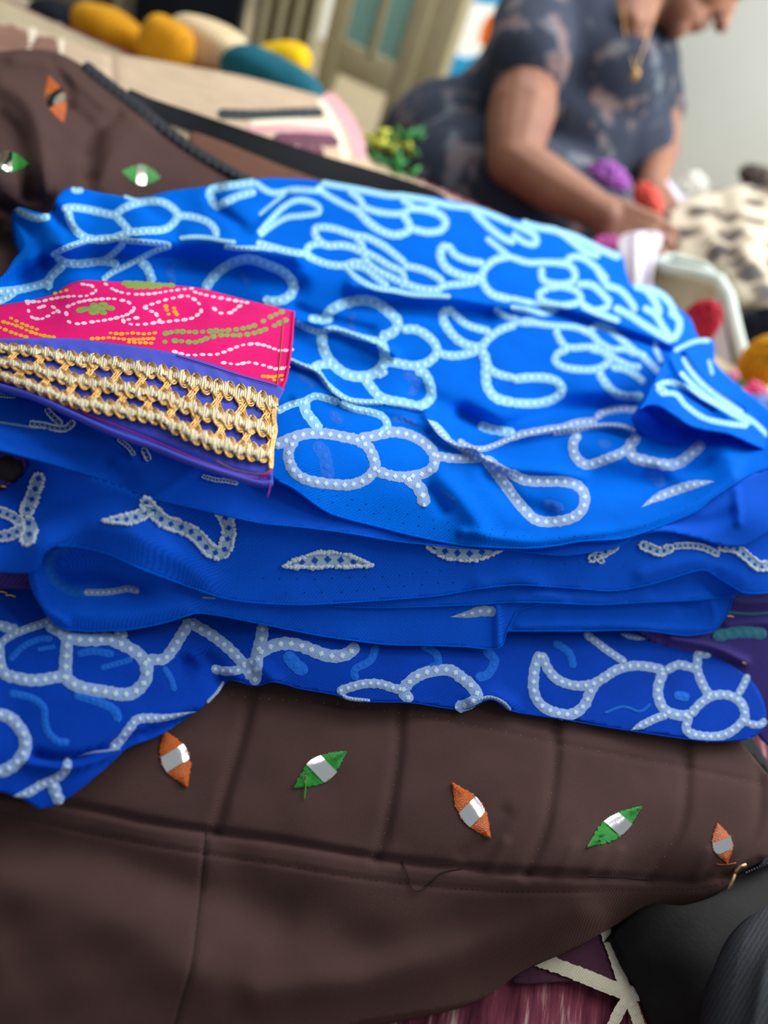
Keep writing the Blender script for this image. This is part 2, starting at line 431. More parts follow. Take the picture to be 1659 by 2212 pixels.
# things in the yard beyond the open doorway
M_awn = plain('blue_tarpaulin', (40, 160, 220), .6, .08, 10)
def quad_slab(name, p, th, mat, label, cat):
    bm = bmesh.new(); a = [bm.verts.new(q) for q in p]; b = [bm.verts.new(Vector(q) + Vector((0, th, 0))) for q in p]; n = len(p)
    bm.faces.new(a); bm.faces.new(b[::-1])
    for i in range(n): bm.faces.new((a[i], b[i], b[(i + 1) % n], a[(i + 1) % n]))
    bmesh.ops.recalc_face_normals(bm, faces=bm.faces[:]); return tag(from_bm(name, bm, mat, smooth=False), label, cat)
YO = 3.6
quad_slab('tarpaulin', [atY(*p, YO) for p in ((925, 125), (960, 112), (1000, 128), (1040, 120), (1060, 180), (980, 172), (930, 160))], .05, M_awn, 'bright blue tarpaulin seen low through the open doorway', 'tarpaulin')
quad_slab('awning', [atY(*p, YO) for p in ((1000, -60), (1110, -60), (1100, 12), (1050, 10), (1005, 2))], .05, M_awn, 'blue awning at the top of the open doorway', 'awning')
M_ylw = plain('sunlit_white_wall', (250, 250, 245), .9, .02)
yw = box('yard_wall', (-1.5, 4.2, FL), (2.6, 4.3, 2.2), M_ylw); tag(yw, 'sunlit white yard wall beyond the doorway', 'wall')
area('yard_sun', (-.2, 2.9, 2.4), (.1, 4.2, .5), 1.6, 150, (1, 1, 1))
M_red = plain('red_cloth', (206, 40, 62), .8); M_oran = plain('orange_glow_colour', (255, 120, 20), .5)
quad_slab('orange_glow', [atY(*p, 3.3) for p in ((1033, 95), (1038, 62), (1050, 38), (1070, 25), (1060, 60), (1050, 100))], .04, M_oran, 'orange edged board just behind her back in the doorway', 'board')  # arc of orange glow put in as a coloured slab
quad_slab('red_cloth', [atY(*p, 3.3) for p in ((900, 215), (950, 205), (960, 232), (920, 240), (898, 232))], .04, M_red, 'small red cloth outside at the foot of the doorway', 'cloth')

# ------------------------------------------------------------------ bed
M_bed = Mat('bedspread_print', .85, .2); v = M_bed.coord(scale=(150, 14, 14), rot=(0, 0, .12))
M_bed.color(M_bed.ramp(M_bed.noise(v, 1, 5, rough=.6), [(.28, lin((24, 14, 22))), (.42, lin((92, 34, 52))), (.55, lin((132, 62, 80))), (.68, lin((205, 182, 170)))]))
M_bed.bump(M_bed.noise(M_bed.coord(), 900), .3, .001)
M_cream = cloth('cream_print', (206, 196, 172), 1200, .85, .1, None, .2, .05)
M_plum = cloth('plum_print', (74, 40, 58), 1200, .85, .1, None, .2, .15)
M_terra = cloth('terracotta_print', (150, 76, 50), 1200, .85, .1, None, .2, .1)
bed = empty('bed', (0, .6, FL), 'bed covered with maroon and cream printed bedspread under the brown bag', 'bed')
box('mattress', (-1.3, -.35, -.3), (1.0, 1.24, -.003), plain('mattress_ticking', (170, 150, 130), .9), bed, .03)
box('bed_base', (-1.28, -.33, FL), (.98, 1.22, -.301), M_board, bed, .01)
def grid_sheet(name, x0, x1, y0, y1, z, mat, parent, n=60, hang=.28):
    bm = bmesh.new(); rows = []
    for j in range(n + 1):
        for_row = []
        for i in range(n + 1):
            x = x0 + (x1 - x0) * i / n; y = y0 + (y1 - y0) * j / n
            for_row.append(bm.verts.new((x, y, z + .003 * noise.noise(Vector((x * 5, y * 5, 1))) - .0)))
        rows.append(for_row)
    for j in range(n):
        for i in range(n): bm.faces.new((rows[j][i], rows[j][i + 1], rows[j + 1][i + 1], rows[j + 1][i]))
    ring = rows[0] + [r[-1] for r in rows[1:]] + rows[-1][::-1][1:] + [r[0] for r in rows[::-1][1:-1]]
    low = [bm.verts.new((q.co.x * 1.012, q.co.y + (q.co.y - .6) * .012, z - hang)) for q in ring]
    for i in range(len(ring)): bm.faces.new((ring[i], low[i], low[(i + 1) % len(ring)], ring[(i + 1) % len(ring)]))
    return from_bm(name, bm, mat, parent)
spread = grid_sheet('bedspread', -1.31, 1.01, -.36, 1.25, .001, M_bed.m, bed)
def flat(out, z, name, mat, parent, step=10): return Sheet(out, [(0, 0, z)] * 1, 'z', step=step).build(name, mat, parent, .0008)
bm = bmesh.new(); rows = []
for j in range(13):
    rows.append([bm.verts.new((-1.28 + 2.26 * i / 12, .86 + .36 * j / 12, .0085 + .002 * math.sin(i * 1.7 + j))) for i in range(13)])
for j in range(12):
    for i in range(12): bm.faces.new((rows[j][i], rows[j][i + 1], rows[j + 1][i + 1], rows[j + 1][i]))
tag(from_bm('cream_sheet', bm, cloth('cream_sheet_cloth', (186, 170, 140), 400, .9, .1, None, .3, .08), bed), 'plain cream sheet on the far half of the bed')
dv = empty('divan', (-.9, 1.55, FL), 'low divan with plain cream cover behind the bed carrying the cushions', 'divan')
box('divan_base', (-1.7, 1.28, FL), (-.36, 1.47, -.16), M_board, dv, .01)
box('divan_cover', (-1.71, 1.27, -.159), (-.35, 1.48, -.05), cloth('divan_cover_cloth', (176, 160, 134), 300, .9, .1, None, .3, .08), dv, .03)
flat([(1110, 2120), (1180, 2050), (1270, 2000), (1310, 2010), (1345, 2140), (1250, 2120)], .0055, 'printed_panel', M_plum, spread)
flat([(1375, 2150), (1440, 2160), (1480, 2300), (1400, 2300)], .0055, 'printed_panel', M_terra, spread)
BF = Sheet([(0, 0), (10, 0), (0, 10)], [(0, 0, .0068)], 'z')
strips('printed_band', BF, [(l, w) for l, w in (([(1120, 2060), (1180, 2078), (1260, 2108), (1340, 2140), (1400, 2150), (1480, 2172)], 34),
    ([(1300, 1990), (1322, 2050), (1345, 2120), (1362, 2160), (1390, 2240)], 26), ([(1362, 2145), (1335, 2190), (1310, 2250)], 26), ([(1365, 2150), (1378, 2125), (1392, 2100)], 18))], M_cream, spread, .0006)

# ------------------------------------------------------------------ brown mirror-work bag
bag = empty('quilted_bag', (.05, .35, 0), 'dark brown quilted saree bag with orange and green mirror embroidery, lying open on the bed', 'bag')
SEAM = [(-60, 1700), (60, 1722), (210, 1750), (320, 1775), (450, 1796), (600, 1816), (830, 1856), (1030, 1877), (1130, 1885), (1330, 1896), (1500, 1906), (1530, 1898), (1580, 1890), (1640, 1862)]
SEAM2 = [(-60, 1735), (0, 1753), (150, 1790), (300, 1820), (450, 1845), (600, 1867), (800, 1900), (1030, 1922), (1180, 1926), (1380, 1922), (1505, 1920), (1560, 1908)]
STITCH_H = [(500, 1500), (560, 1508), (700, 1518), (860, 1540), (1000, 1562), (1190, 1603), (1380, 1640), (1475, 1657), (1640, 1692)]
QV = [[(560, 1440), (540, 1520), (520, 1600), (490, 1700), (465, 1796)], [(875, 1470), (865, 1540), (855, 1660), (830, 1800), (812, 1855)],
      [(1205, 1500), (1200, 1570), (1198, 1650), (1180, 1780), (1138, 1888)], [(1480, 1580), (1482, 1700), (1465, 1800), (1400, 1898)], [(1640, 1640), (1640, 1760), (1612, 1830), (1560, 1885)]]
zc = [(-60, 1400, .085), (300, 1450, .088), (829, 1450, .082), (1300, 1500, .080), (1700, 1550, .066), (-60, 1600, .078), (300, 1650, .078), (829, 1690, .076), (1300, 1740, .073), (1620, 1740, .062),
      (-60, 1800, .066), (450, 1800, .068), (830, 1860, .064), (1330, 1900, .056), (1600, 1880, .050), (200, 2000, .058), (700, 2030, .052), (1000, 2000, .046), (1300, 1990, .030), (1500, 1955, .030),
      (-60, 2300, .035), (400, 2300, .026), (780, 2205, .026), (953, 2175, .022), (1106, 2115, .018), (1319, 2000, .016), (300, 2150, .048), (700, 2130, .04)]
rd = [(SEAM, 9, -.0030), (SEAM2, 5, -.0008), (STITCH_H, 6, -.0007), ([(445, 1798), (432, 1950), (412, 2100), (370, 2240)], 6, -.0012)]
rd += [(q, 13, -.0026) for q in QV]
rd += [([(1005, 1850), (1060, 1800), (1090, 1760)], 20, -.002), ([(-20, 1800), (200, 1850), (350, 1900), (600, 1990)], 60, -.006), ([(0, 1900), (250, 1990), (450, 2110)], 80, .004), ([(520, 1880), (640, 1960), (780, 2040)], 70, -.004),
       ([(560, 2150), (800, 2110), (1000, 2060), (1250, 1985)], 45, .004)]
rd += [([(a, b), (a - 25, b + 50)], 12, .0014) for a, b in ((1240, 1830), (1300, 1835), (1090, 1820), (1340, 1840), (1530, 1840))]
PAN = Sheet([(-80, 1380), (400, 1400), (1000, 1400), (1560, 1530), (1600, 1600), (1640, 1650), (1672, 1700), (1675, 1830), (1640, 1860), (1600, 1880), (1566, 1920), (1539, 1948), (1456, 1965), (1399, 1966), (1319, 2003),
             (1273, 2030), (1199, 2060), (1126, 2098), (1053, 2150), (953, 2178), (853, 2194), (760, 2212), (700, 2260), (400, 2330), (-80, 2330)], zc, 'z', rd, 7, wr=.0005)
pan = PAN.build('front_panel', M_brown, bag, .0008, skirt=(.008, lambda x, y: y > 1500 or x > 1500))
def dots_on(host, pts, gap, r, lift=.0003, seed=3, jit=2, name='stitching', mat=None, parent=None, stretch=1.6):
    rnd = random.Random(seed); bm = bmesh.new(); c = catmull(pts, gap); n = len(c)
    c = c + np.array([[rnd.uniform(-jit, jit), rnd.uniform(-jit * .4, jit * .4)] for _ in range(n)]); d = host.d(c[:, 0], c[:, 1]) - lift
    for i in range(n):
        p = V(c[i, 0], c[i, 1], d[i]); t = V(*(c[min(i + 1, n - 1)]), d[i]) - V(*(c[max(i - 1, 0)]), d[i])
        q = t.to_track_quat('X', 'Z').to_matrix().to_4x4() if t.length > 0 else Matrix()
        bmesh.ops.create_icosphere(bm, subdivisions=1, radius=1, matrix=Matrix.Translation(p) @ q @ Matrix.Diagonal((r * stretch, r, r, 1)))
    return from_bm(name, bm, mat, parent)
tag(dots_on(PAN, STITCH_H, 31, .00028, .0002, 5, name='stitching', mat=M_stitch, parent=pan), kind='stuff')
for i, q in enumerate(QV[1:4]): tag(dots_on(PAN, q, 33, .00026, .0002, 6 + i, name='stitching', mat=M_stitch, parent=pan), kind='stuff')
tag(dots_on(PAN, SEAM2, 13, .00022, .0001, 9, jit=1, name='seam_stitching', mat=M_seam, parent=pan, stretch=3.4), kind='stuff')
hem('side_seam', PAN, [(445, 1800), (440, 1870), (432, 1950), (420, 2050), (408, 2110), (370, 2240)], M_seam, pan, .0004, .0)
hem('panel_seam', PAN, SEAM, M_seam, pan, .0005, -.0004)
hem('loose_thread', PAN, [(868, 1862), (880, 1890), (888, 1918), (903, 1925), (925, 1912), (955, 1885), (1000, 1876)], M_seam, pan, .00028, .0008)

def eye(host, t0, t1, w, mat, parent, m0=.4, m1=.64, seed=0):
    """mirror eye: satin stitch leaf with a strip of mirror across its middle"""
    a, b = np.array(t0, float), np.array(t1, float); L = np.linalg.norm(b - a); t = (b - a) / L; n = np.array([-t[1], t[0]])
    def patch(s0, s1, lift, rows, ragged):
        rnd = random.Random(seed + 5); X_ = []; Y_ = []; LL = []; fs = []; A = 7
        for i in range(rows + 1):
            s = s0 + (s1 - s0) * i / rows; hw = w / 2 * (math.sin(math.pi * s) ** 1.15) + .6
            hw *= 1 + (rnd.uniform(-.13, .13) if ragged else 0)
            for j in range(A):
                q = (j / (A - 1) - .5) * 2; sk = (rnd.uniform(-.006, .006) if ragged else 0)
                p = a + t * L * (s + sk + .03 * q * (0 if ragged else 1)) + n * hw * q
                X_.append(p[0]); Y_.append(p[1]); LL.append(lift * (1 - .7 * q * q) + (.00022 * (i % 2) if ragged else 0))
        for i in range(rows):
            for j in range(A - 1): k = i * A + j; fs.append((k, k + 1, k + A + 1, k + A))
        X_, Y_ = np.array(X_), np.array(Y_); return Pt(X_, Y_, host.d(X_, Y_) - np.array(LL) - .0001), fs
    v, f = patch(.02, .98, .0012, 44, True); e = from_py('mirror_embroidery', v, f, mat, parent)
    return e, from_py('mirror_piece', *patch(m0, m1, .0019, 5, False), M_mirror, parent)
def eye2(host, t0, t1, w, mat, parent, **k):
    e, m = eye(host, t0, t1, w, mat, parent, **k)
    return e
eye2(PAN, (352, 1574), (405, 1702), 60, M_orange, pan, m0=.37, m1=.62)
e2 = eye2(PAN, (634, 1703), (750, 1622), 56, M_green, pan, m0=.40, m1=.66, seed=2)
eye2(PAN, (975, 1688), (1061, 1813), 52, M_orange, pan, m0=.40, m1=.66, seed=3)
eye2(PAN, (1266, 1832), (1388, 1740), 46, M_green, pan, m0=.46, m1=.70, seed=4)
eye2(PAN, (1549, 1776), (1572, 1868), 42, M_orange, pan, m0=.42, m1=.70, seed=5)
def scribble(host, base, mat, parent, n, spread_, seed, r=.00022):
    rnd = random.Random(seed); bm = bmesh.new(); a, b = base
    pts = []
    for i in range(n):
        s = i / (n - 1); pts.append((a[0] + (b[0] - a[0]) * s + rnd.uniform(-1, 1) * spread_ * (.4 + s), a[1] + (b[1] - a[1]) * s + rnd.uniform(-1, 1) * spread_ * (.4 + s)))
    tube(bm, on(host, pts, 3, .0022), r, 5); return tag(from_bm('thread_ends', bm, mat, parent), kind='stuff')
scribble(PAN, ((636, 1700), (665, 1668)), M_green, pan, 12, 7, 1); scribble(PAN, ((748, 1624), (722, 1640)), M_green, pan, 10, 5, 2)
scribble(PAN, ((652, 1672), (668, 1692)), M_stitch, pan, 9, 7, 8)
scribble(PAN, ((977, 1692), (998, 1715)), M_orange, pan, 12, 5, 3); scribble(PAN, ((402, 1698), (392, 1680)), M_orange, pan, 10, 5, 4)
scribble(PAN, ((1386, 1742), (1368, 1756)), M_green, pan, 10, 5, 5); scribble(PAN, ((1270, 1830), (1305, 1806)), M_green, pan, 16, 6, 6)
scribble(PAN, ((1060, 1810), (1050, 1796)), M_orange, pan, 10, 4, 7)
hem('thread_end', PAN, [(661, 1692), (659, 1708), (657, 1727)], M_green, pan, .0004, .0014)
hem('thread_end', PAN, [(1548, 1866), (1562, 1868), (1590, 1864)], M_orange, pan, .0002, .001)
# zip puller at right end
pz = bmesh.new(); q0 = PAN.d(1600, 1880) - .004
tube(pz, [V(1612, 1868, q0), V(1600, 1872, q0), V(1590, 1880, q0), V(1588, 1893, q0)], .0011, 8)
tube(pz, [V(1590, 1884, q0), V(1578, 1910, q0 - .001), V(1563, 1944, q0 - .002)], [.0008, .0013, .0015], 8)
tube(pz, [V(1561, 1930, q0), V(1559, 1938, q0)], .0012, 8)
tag(from_bm('zip_puller', pz, plain('zip_puller_metal', (196, 160, 120), .3, .1, 200, .8), bag), 'silver and copper zip puller')
ZR = Sheet([(1560, 1590), (1620, 1590), (1655, 1640), (1700, 1700), (1720, 1850), (1672, 1862), (1640, 1872), (1668, 1820), (1668, 1700), (1630, 1640)], [(1600, 1600, .062), (1700, 1700, .05), (1650, 1870, .045), (1700, 1850, .04)], 'z')
ZR.build('zip_tape', M_black, bag, .001, skirt=(.02, None))
def teeth(host, pts, parent, gap=5, r=.0008, lift=.001):
    return tag(dots_on(host, pts, gap, r, lift, 1, 0, 'zip_teeth', M_zip, parent, 1.0), kind='stuff')
teeth(ZR, [(1612, 1885), (1640, 1872), (1670, 1858), (1690, 1840)], bag, 6)

# back flap of the bag
FLAP = Sheet([(-70, 640), (-70, 118), (0, 112), (60, 106), (120, 112), (180, 142), (225, 178), (300, 235), (380, 300), (460, 350), (540, 392), (640, 440), (640, 520), (300, 540), (60, 640)],
             [(-60, 120, .150), (60, 110, .150), (190, 148, .146), (300, 235, .142), (420, 325, .135), (540, 392, .125), (0, 250, .160), (120, 250, .160), (250, 300, .148), (0, 400, .158), (200, 400, .140), (400, 400, .128), (0, 560, .125), (300, 520, .11), (600, 500, .10), (0, 500, .12)], 'z',
             [([(0, 180), (60, 220), (90, 300), (100, 400)], 26, .008), ([(30, 130), (130, 150), (230, 230)], 14, .004), ([(140, 230), (200, 290), (190, 380)], 22, -.006), ([(0, 250), (40, 300), (60, 420)], 16, -.005),
              ([(250, 250), (220, 280), (190, 330)], 14, -.005), ([(110, 130), (150, 190), (150, 230)], 10, -.003), ([(300, 270), (250, 330), (220, 400)], 24, .004), ([(0, 440), (60, 480), (70, 540)], 14, -.006)], 8, wr=.0014, seed=2)
flap = FLAP.build('back_flap', M_brown, bag, .0012, skirt=(.01, lambda x, y: y < 400))
eye2(FLAP, (104, 162), (137, 266), 42, M_orange, flap, m0=.34, m1=.6, seed=6)
eye2(FLAP, (-22, 342), (64, 356), 42, M_green, flap, m0=.26, m1=.56, seed=7)
eye2(FLAP, (262, 370), (348, 384), 42, M_green, flap, m0=.4, m1=.62, seed=8)
LIN = Sheet([(410, 286), (470, 302), (540, 330), (620, 362), (700, 392), (800, 425), (860, 455), (820, 480), (540, 425), (430, 340)], [(390, 265, .136), (860, 420, .123), (520, 400, .124), (700, 420, .117)], 'z', step=10)
LIN.build('lining', M_brown2, bag, .001)
strips('zip_tape', FLAP, [([(180, 138), (225, 175), (300, 232), (380, 297), (455, 347), (545, 396)], 26)], M_black, bag, .0035)
STR = Sheet([(280, 195), (330, 215), (430, 248), (560, 292), (700, 338), (830, 376), (960, 425), (960, 480), (830, 420), (700, 372), (560, 318), (500, 305), (420, 290), (360, 262), (300, 228)],
            [(280, 200, .138), (430, 250, .135), (700, 345, .130), (950, 440, .122), (500, 300, .118), (830, 410, .110)], 'z', step=7)
STR.build('zip_tape', M_black, bag, .0012, skirt=(.02, lambda x, y: True))
teeth(FLAP, [(192, 140), (240, 178), (315, 235), (395, 300), (470, 348), (548, 392)], bag, 5, .0011, .0045)
teeth(STR, [(285, 199), (330, 218), (430, 250), (560, 294), (700, 342)], bag, 5, .0013, .0015)

# ------------------------------------------------------------------ upper blue saree
def Df(x): return .3404 + 5.4e-5 * np.asarray(x, float) + 2.55e-8 * np.asarray(x, float) ** 2
sar = empty('folded_saree', (.05, .45, .1), 'bright blue sheer saree with white looped embroidery, thick folded pile on top', 'saree')
T_out = [(-70, 640), (0, 600), (30, 560), (52, 530), (40, 495), (25, 467), (40, 448), (77, 458), (104, 461), (116, 447), (127, 420), (153, 404), (187, 410), (233, 419), (300, 427), (367, 412), (450, 402), (553, 386), (620, 385), (686, 390), (770, 403),
         (853, 416), (936, 425), (1020, 443), (1106, 472), (1139, 477), (1213, 495), (1256, 513), (1306, 540), (1343, 551), (1352, 585), (1366, 618), (1396, 620), (1439, 646), (1473, 672), (1492, 690), (1508, 727), (1560, 800), (1680, 900), (1760, 960),
         (1700, 1000), (1659, 1013), (1626, 1023), (1583, 1047), (1533, 1080), (1499, 1107), (1439, 1133), (1383, 1153), (1339, 1165), (1256, 1170), (1199, 1180), (1139, 1185), (1060, 1183), (986, 1177), (886, 1157), (820, 1140), (753, 1123), (713, 1110), (680, 1090),
         (636, 1057), (596, 1036), (540, 990), (300, 900), (-70, 820)]
T_ctrl = [(x, y, None, float(Df(x)) - .004) for x, y in ((596, 1040), (713, 1110), (829, 1143), (986, 1177), (1139, 1185), (1256, 1170), (1383, 1153))]
T_ctrl += [(1499, 1107, None, .480), (1583, 1047, None, .500), (1659, 1013, None, .517), (1750, 960, None, .54),
           (-60, 760, .148), (150, 760, .150), (300, 850, .158), (500, 880, .160), (650, 960, .170), (829, 1030, .163), (1000, 1080, .158), (1150, 1090, .154), (1300, 1060, .156), (1450, 1010, .156),
           (650, 860, .160), (829, 930, .160), (1000, 960, .156), (1200, 960, .156), (1400, 940, .156), (1550, 960, .162),
           (100, 640, .142), (300, 640, .142), (500, 660, .142), (700, 700, .148), (829, 780, .152), (1000, 840, .150), (1200, 860, .148), (1380, 860, .150), (1480, 840, .148),
           (0, 600, .140), (130, 525, .160), (300, 512, .166), (500, 525, .166), (640, 560, .163), (829, 600, .163), (1000, 640, .163), (1200, 670, .160), (1350, 710, .156), (1480, 740, .142),
           (60, 500, .145), (200, 470, .150), (400, 460, .156), (600, 460, .162), (829, 500, .166), (1000, 520, .166), (1150, 560, .164), (1300, 600, .158), (1420, 680, .148),
           (130, 415, .152), (300, 425, .154), (500, 392, .160), (700, 392, .163), (853, 416, .164), (1020, 443, .162), (1139, 477, .160), (1256, 513, .155), (1343, 551, .146), (1473, 672, .130), (1508, 727, .125)]
T_r = [([(-20, 600), (60, 556), (130, 525), (250, 512), (400, 512), (520, 530), (640, 555)], 24, .006), ([(60, 600), (150, 570), (300, 560), (480, 580), (640, 620)], 22, -.004),
       ([(30, 470), (70, 500), (100, 560)], 18, -.006), ([(113, 455), (130, 480), (150, 500)], 12, -.006), ([(300, 427), (330, 460), (380, 500)], 20, -.003), ([(470, 395), (460, 440), (520, 490)], 14, -.004),
       ([(553, 500), (600, 440), (680, 410)], 10, .0025), ([(560, 470), (620, 420)], 9, -.002),
       ([(636, 688), (700, 706), (745, 715), (800, 738), (850, 765)], 10, .004), ([(640, 665), (700, 690), (800, 715)], 12, -.002), ([(640, 735), (720, 780), (800, 800)], 22, -.003),
       ([(625, 775), (690, 806), (720, 845), (760, 865), (830, 870), (930, 884)], 9, .004), ([(640, 860), (700, 850), (760, 880), (850, 890), (920, 920)], 10, .002),
       ([(760, 618), (880, 640), (975, 644), (1106, 664), (1220, 664), (1350, 705), (1450, 745)], 13, .004), ([(760, 650), (900, 670), (1050, 685)], 22, -.003),
       ([(1150, 660), (1250, 690), (1400, 740), (1480, 775)], 10, -.003),
       ([(920, 900), (960, 950), (1030, 972)], 9, .004), ([(1030, 972), (1100, 948), (1200, 925), (1300, 915), (1370, 925)], 12, .006), ([(1000, 900), (1080, 930), (1150, 905), (1250, 885), (1360, 880)], 24, -.007),
       ([(900, 850), (1000, 900), (1060, 940)], 26, -.004), ([(1040, 985), (1100, 1010), (1200, 1020), (1260, 1030)], 12, .003), ([(1060, 1030), (1120, 1090), (1180, 1110)], 22, -.003),
       ([(950, 1020), (1000, 1080), (1040, 1140)], 24, .0028), ([(930, 1060), (960, 1100)], 14, -.0022), ([(1000, 1150), (1139, 1168), (1256, 1155), (1383, 1133), (1499, 1085), (1583, 1030)], 12, .002), ([(1250, 950), (1400, 990), (1560, 970)], 30, .003),
       ([(1280, 1040), (1400, 1050), (1520, 1010)], 36, -.004), ([(1430, 1010), (1500, 1040), (1580, 1010)], 22, .003), ([(1100, 850), (1300, 880)], 30, -.003)]
T_r = [(r_[0], r_[1], r_[2] * 1.45) for r_ in T_r]
TOP = Sheet(T_out, T_ctrl, 'z', T_r, 6, wr=.0007, seed=1)
top = TOP.build('top_fold', M_blue, sar, .0007, skirt=(.10, lambda x, y: y < 760 and y < 1200))
A = lambda p: crop(0, 380, p); B = lambda p: crop(553, 380, p); C = lambda p: crop(1106, 380, p); Dd = lambda p: crop(553, 620, p)
Ee = lambda p: crop(1106, 620, p); Ff = lambda p: crop(553, 840, p); G = lambda p: crop(1106, 840, p); Hh = lambda p: crop(0, 840, p)
I = lambda p: crop(0, 1180, p); J = lambda p: crop(553, 1180, p); K = lambda p: crop(1106, 1180, p); L = lambda p: crop(0, 1440, p)
Mm = lambda p: crop(553, 1440, p); N = lambda p: crop(1106, 1440, p)
def S(fn, items): return [(fn(it[0]), it[1] / 2.92) + tuple(it[2:]) for it in items]
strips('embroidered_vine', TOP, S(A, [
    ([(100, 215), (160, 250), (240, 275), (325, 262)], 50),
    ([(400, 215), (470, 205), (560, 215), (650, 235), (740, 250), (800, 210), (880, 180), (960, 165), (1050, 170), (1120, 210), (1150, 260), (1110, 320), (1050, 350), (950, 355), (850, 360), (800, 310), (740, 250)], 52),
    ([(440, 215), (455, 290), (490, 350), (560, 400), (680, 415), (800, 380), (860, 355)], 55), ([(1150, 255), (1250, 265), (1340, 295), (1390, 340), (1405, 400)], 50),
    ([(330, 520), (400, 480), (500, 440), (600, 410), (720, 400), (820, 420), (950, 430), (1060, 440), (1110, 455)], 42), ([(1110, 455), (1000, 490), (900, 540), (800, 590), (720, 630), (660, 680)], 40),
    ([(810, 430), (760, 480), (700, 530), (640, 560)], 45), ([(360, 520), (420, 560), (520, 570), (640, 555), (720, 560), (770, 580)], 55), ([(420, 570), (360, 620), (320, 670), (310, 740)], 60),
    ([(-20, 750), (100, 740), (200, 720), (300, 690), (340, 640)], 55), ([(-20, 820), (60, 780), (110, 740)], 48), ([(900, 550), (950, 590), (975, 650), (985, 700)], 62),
    ([(1160, 405), (1250, 395), (1350, 400), (1440, 420), (1530, 430)], 32), ([(1450, 460), (1560, 470), (1680, 468)], 40), ([(460, 80), (490, 95), (540, 92)], 40), ([(800, 130), (870, 155), (930, 160)], 25)]), M_thr_lit, top, seed=1)
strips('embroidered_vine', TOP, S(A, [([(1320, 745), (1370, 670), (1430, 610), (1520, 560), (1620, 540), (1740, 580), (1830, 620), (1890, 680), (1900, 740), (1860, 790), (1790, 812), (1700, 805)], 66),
    ([(1659, 100), (1560, 125), (1480, 160), (1410, 195), (1375, 160), (1365, 95), (1450, 70), (1560, 55), (1659, 40)], 56)]), M_thr_lit, top, seed=2)
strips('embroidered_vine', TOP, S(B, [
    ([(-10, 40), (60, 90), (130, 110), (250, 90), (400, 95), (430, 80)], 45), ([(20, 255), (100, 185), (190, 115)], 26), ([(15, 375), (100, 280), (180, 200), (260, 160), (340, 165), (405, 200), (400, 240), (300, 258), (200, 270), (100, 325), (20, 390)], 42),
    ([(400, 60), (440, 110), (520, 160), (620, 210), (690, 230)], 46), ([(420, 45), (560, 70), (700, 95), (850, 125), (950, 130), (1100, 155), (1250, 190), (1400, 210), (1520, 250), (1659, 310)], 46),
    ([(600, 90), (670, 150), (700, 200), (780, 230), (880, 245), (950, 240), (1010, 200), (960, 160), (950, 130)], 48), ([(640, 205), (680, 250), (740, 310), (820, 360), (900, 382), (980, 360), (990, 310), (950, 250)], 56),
    ([(1000, 210), (1100, 220), (1190, 250), (1228, 300), (1200, 350), (1120, 365), (1040, 350), (980, 330)], 52), ([(1000, 200), (1100, 210), (1180, 185)], 36)]), M_thr_lit, top, seed=3)
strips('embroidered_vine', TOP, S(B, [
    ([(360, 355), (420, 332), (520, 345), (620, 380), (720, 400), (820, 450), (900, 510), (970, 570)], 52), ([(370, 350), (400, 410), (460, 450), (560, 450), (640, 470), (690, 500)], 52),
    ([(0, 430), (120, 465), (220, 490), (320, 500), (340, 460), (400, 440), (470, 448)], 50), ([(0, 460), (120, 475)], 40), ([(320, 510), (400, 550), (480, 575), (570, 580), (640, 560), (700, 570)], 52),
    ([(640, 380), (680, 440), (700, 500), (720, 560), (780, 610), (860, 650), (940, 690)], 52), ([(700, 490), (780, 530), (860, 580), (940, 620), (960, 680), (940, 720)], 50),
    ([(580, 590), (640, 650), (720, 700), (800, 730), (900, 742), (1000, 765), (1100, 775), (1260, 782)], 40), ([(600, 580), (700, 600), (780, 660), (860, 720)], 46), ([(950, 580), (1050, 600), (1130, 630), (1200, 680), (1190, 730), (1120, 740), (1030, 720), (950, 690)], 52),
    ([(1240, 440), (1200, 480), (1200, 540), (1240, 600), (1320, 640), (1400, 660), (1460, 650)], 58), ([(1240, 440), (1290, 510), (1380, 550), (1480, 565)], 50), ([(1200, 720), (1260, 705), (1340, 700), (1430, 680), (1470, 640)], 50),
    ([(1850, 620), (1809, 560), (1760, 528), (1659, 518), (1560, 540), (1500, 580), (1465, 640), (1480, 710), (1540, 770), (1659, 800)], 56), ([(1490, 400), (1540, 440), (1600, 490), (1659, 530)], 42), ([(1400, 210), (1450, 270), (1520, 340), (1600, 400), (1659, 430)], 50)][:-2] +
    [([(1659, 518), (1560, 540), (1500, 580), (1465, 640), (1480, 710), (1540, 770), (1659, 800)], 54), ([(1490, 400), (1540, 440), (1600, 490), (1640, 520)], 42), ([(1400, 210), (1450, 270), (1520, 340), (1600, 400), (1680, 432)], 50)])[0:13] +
    S(B, [([(1659, 518), (1560, 540), (1500, 580), (1465, 640), (1480, 710), (1540, 770), (1659, 800)], 54), ([(1490, 400), (1540, 440), (1600, 490), (1640, 520)], 42), ([(1400, 210), (1450, 270), (1520, 340), (1600, 400), (1680, 432)], 50)]), M_thr_lit, top, seed=4)
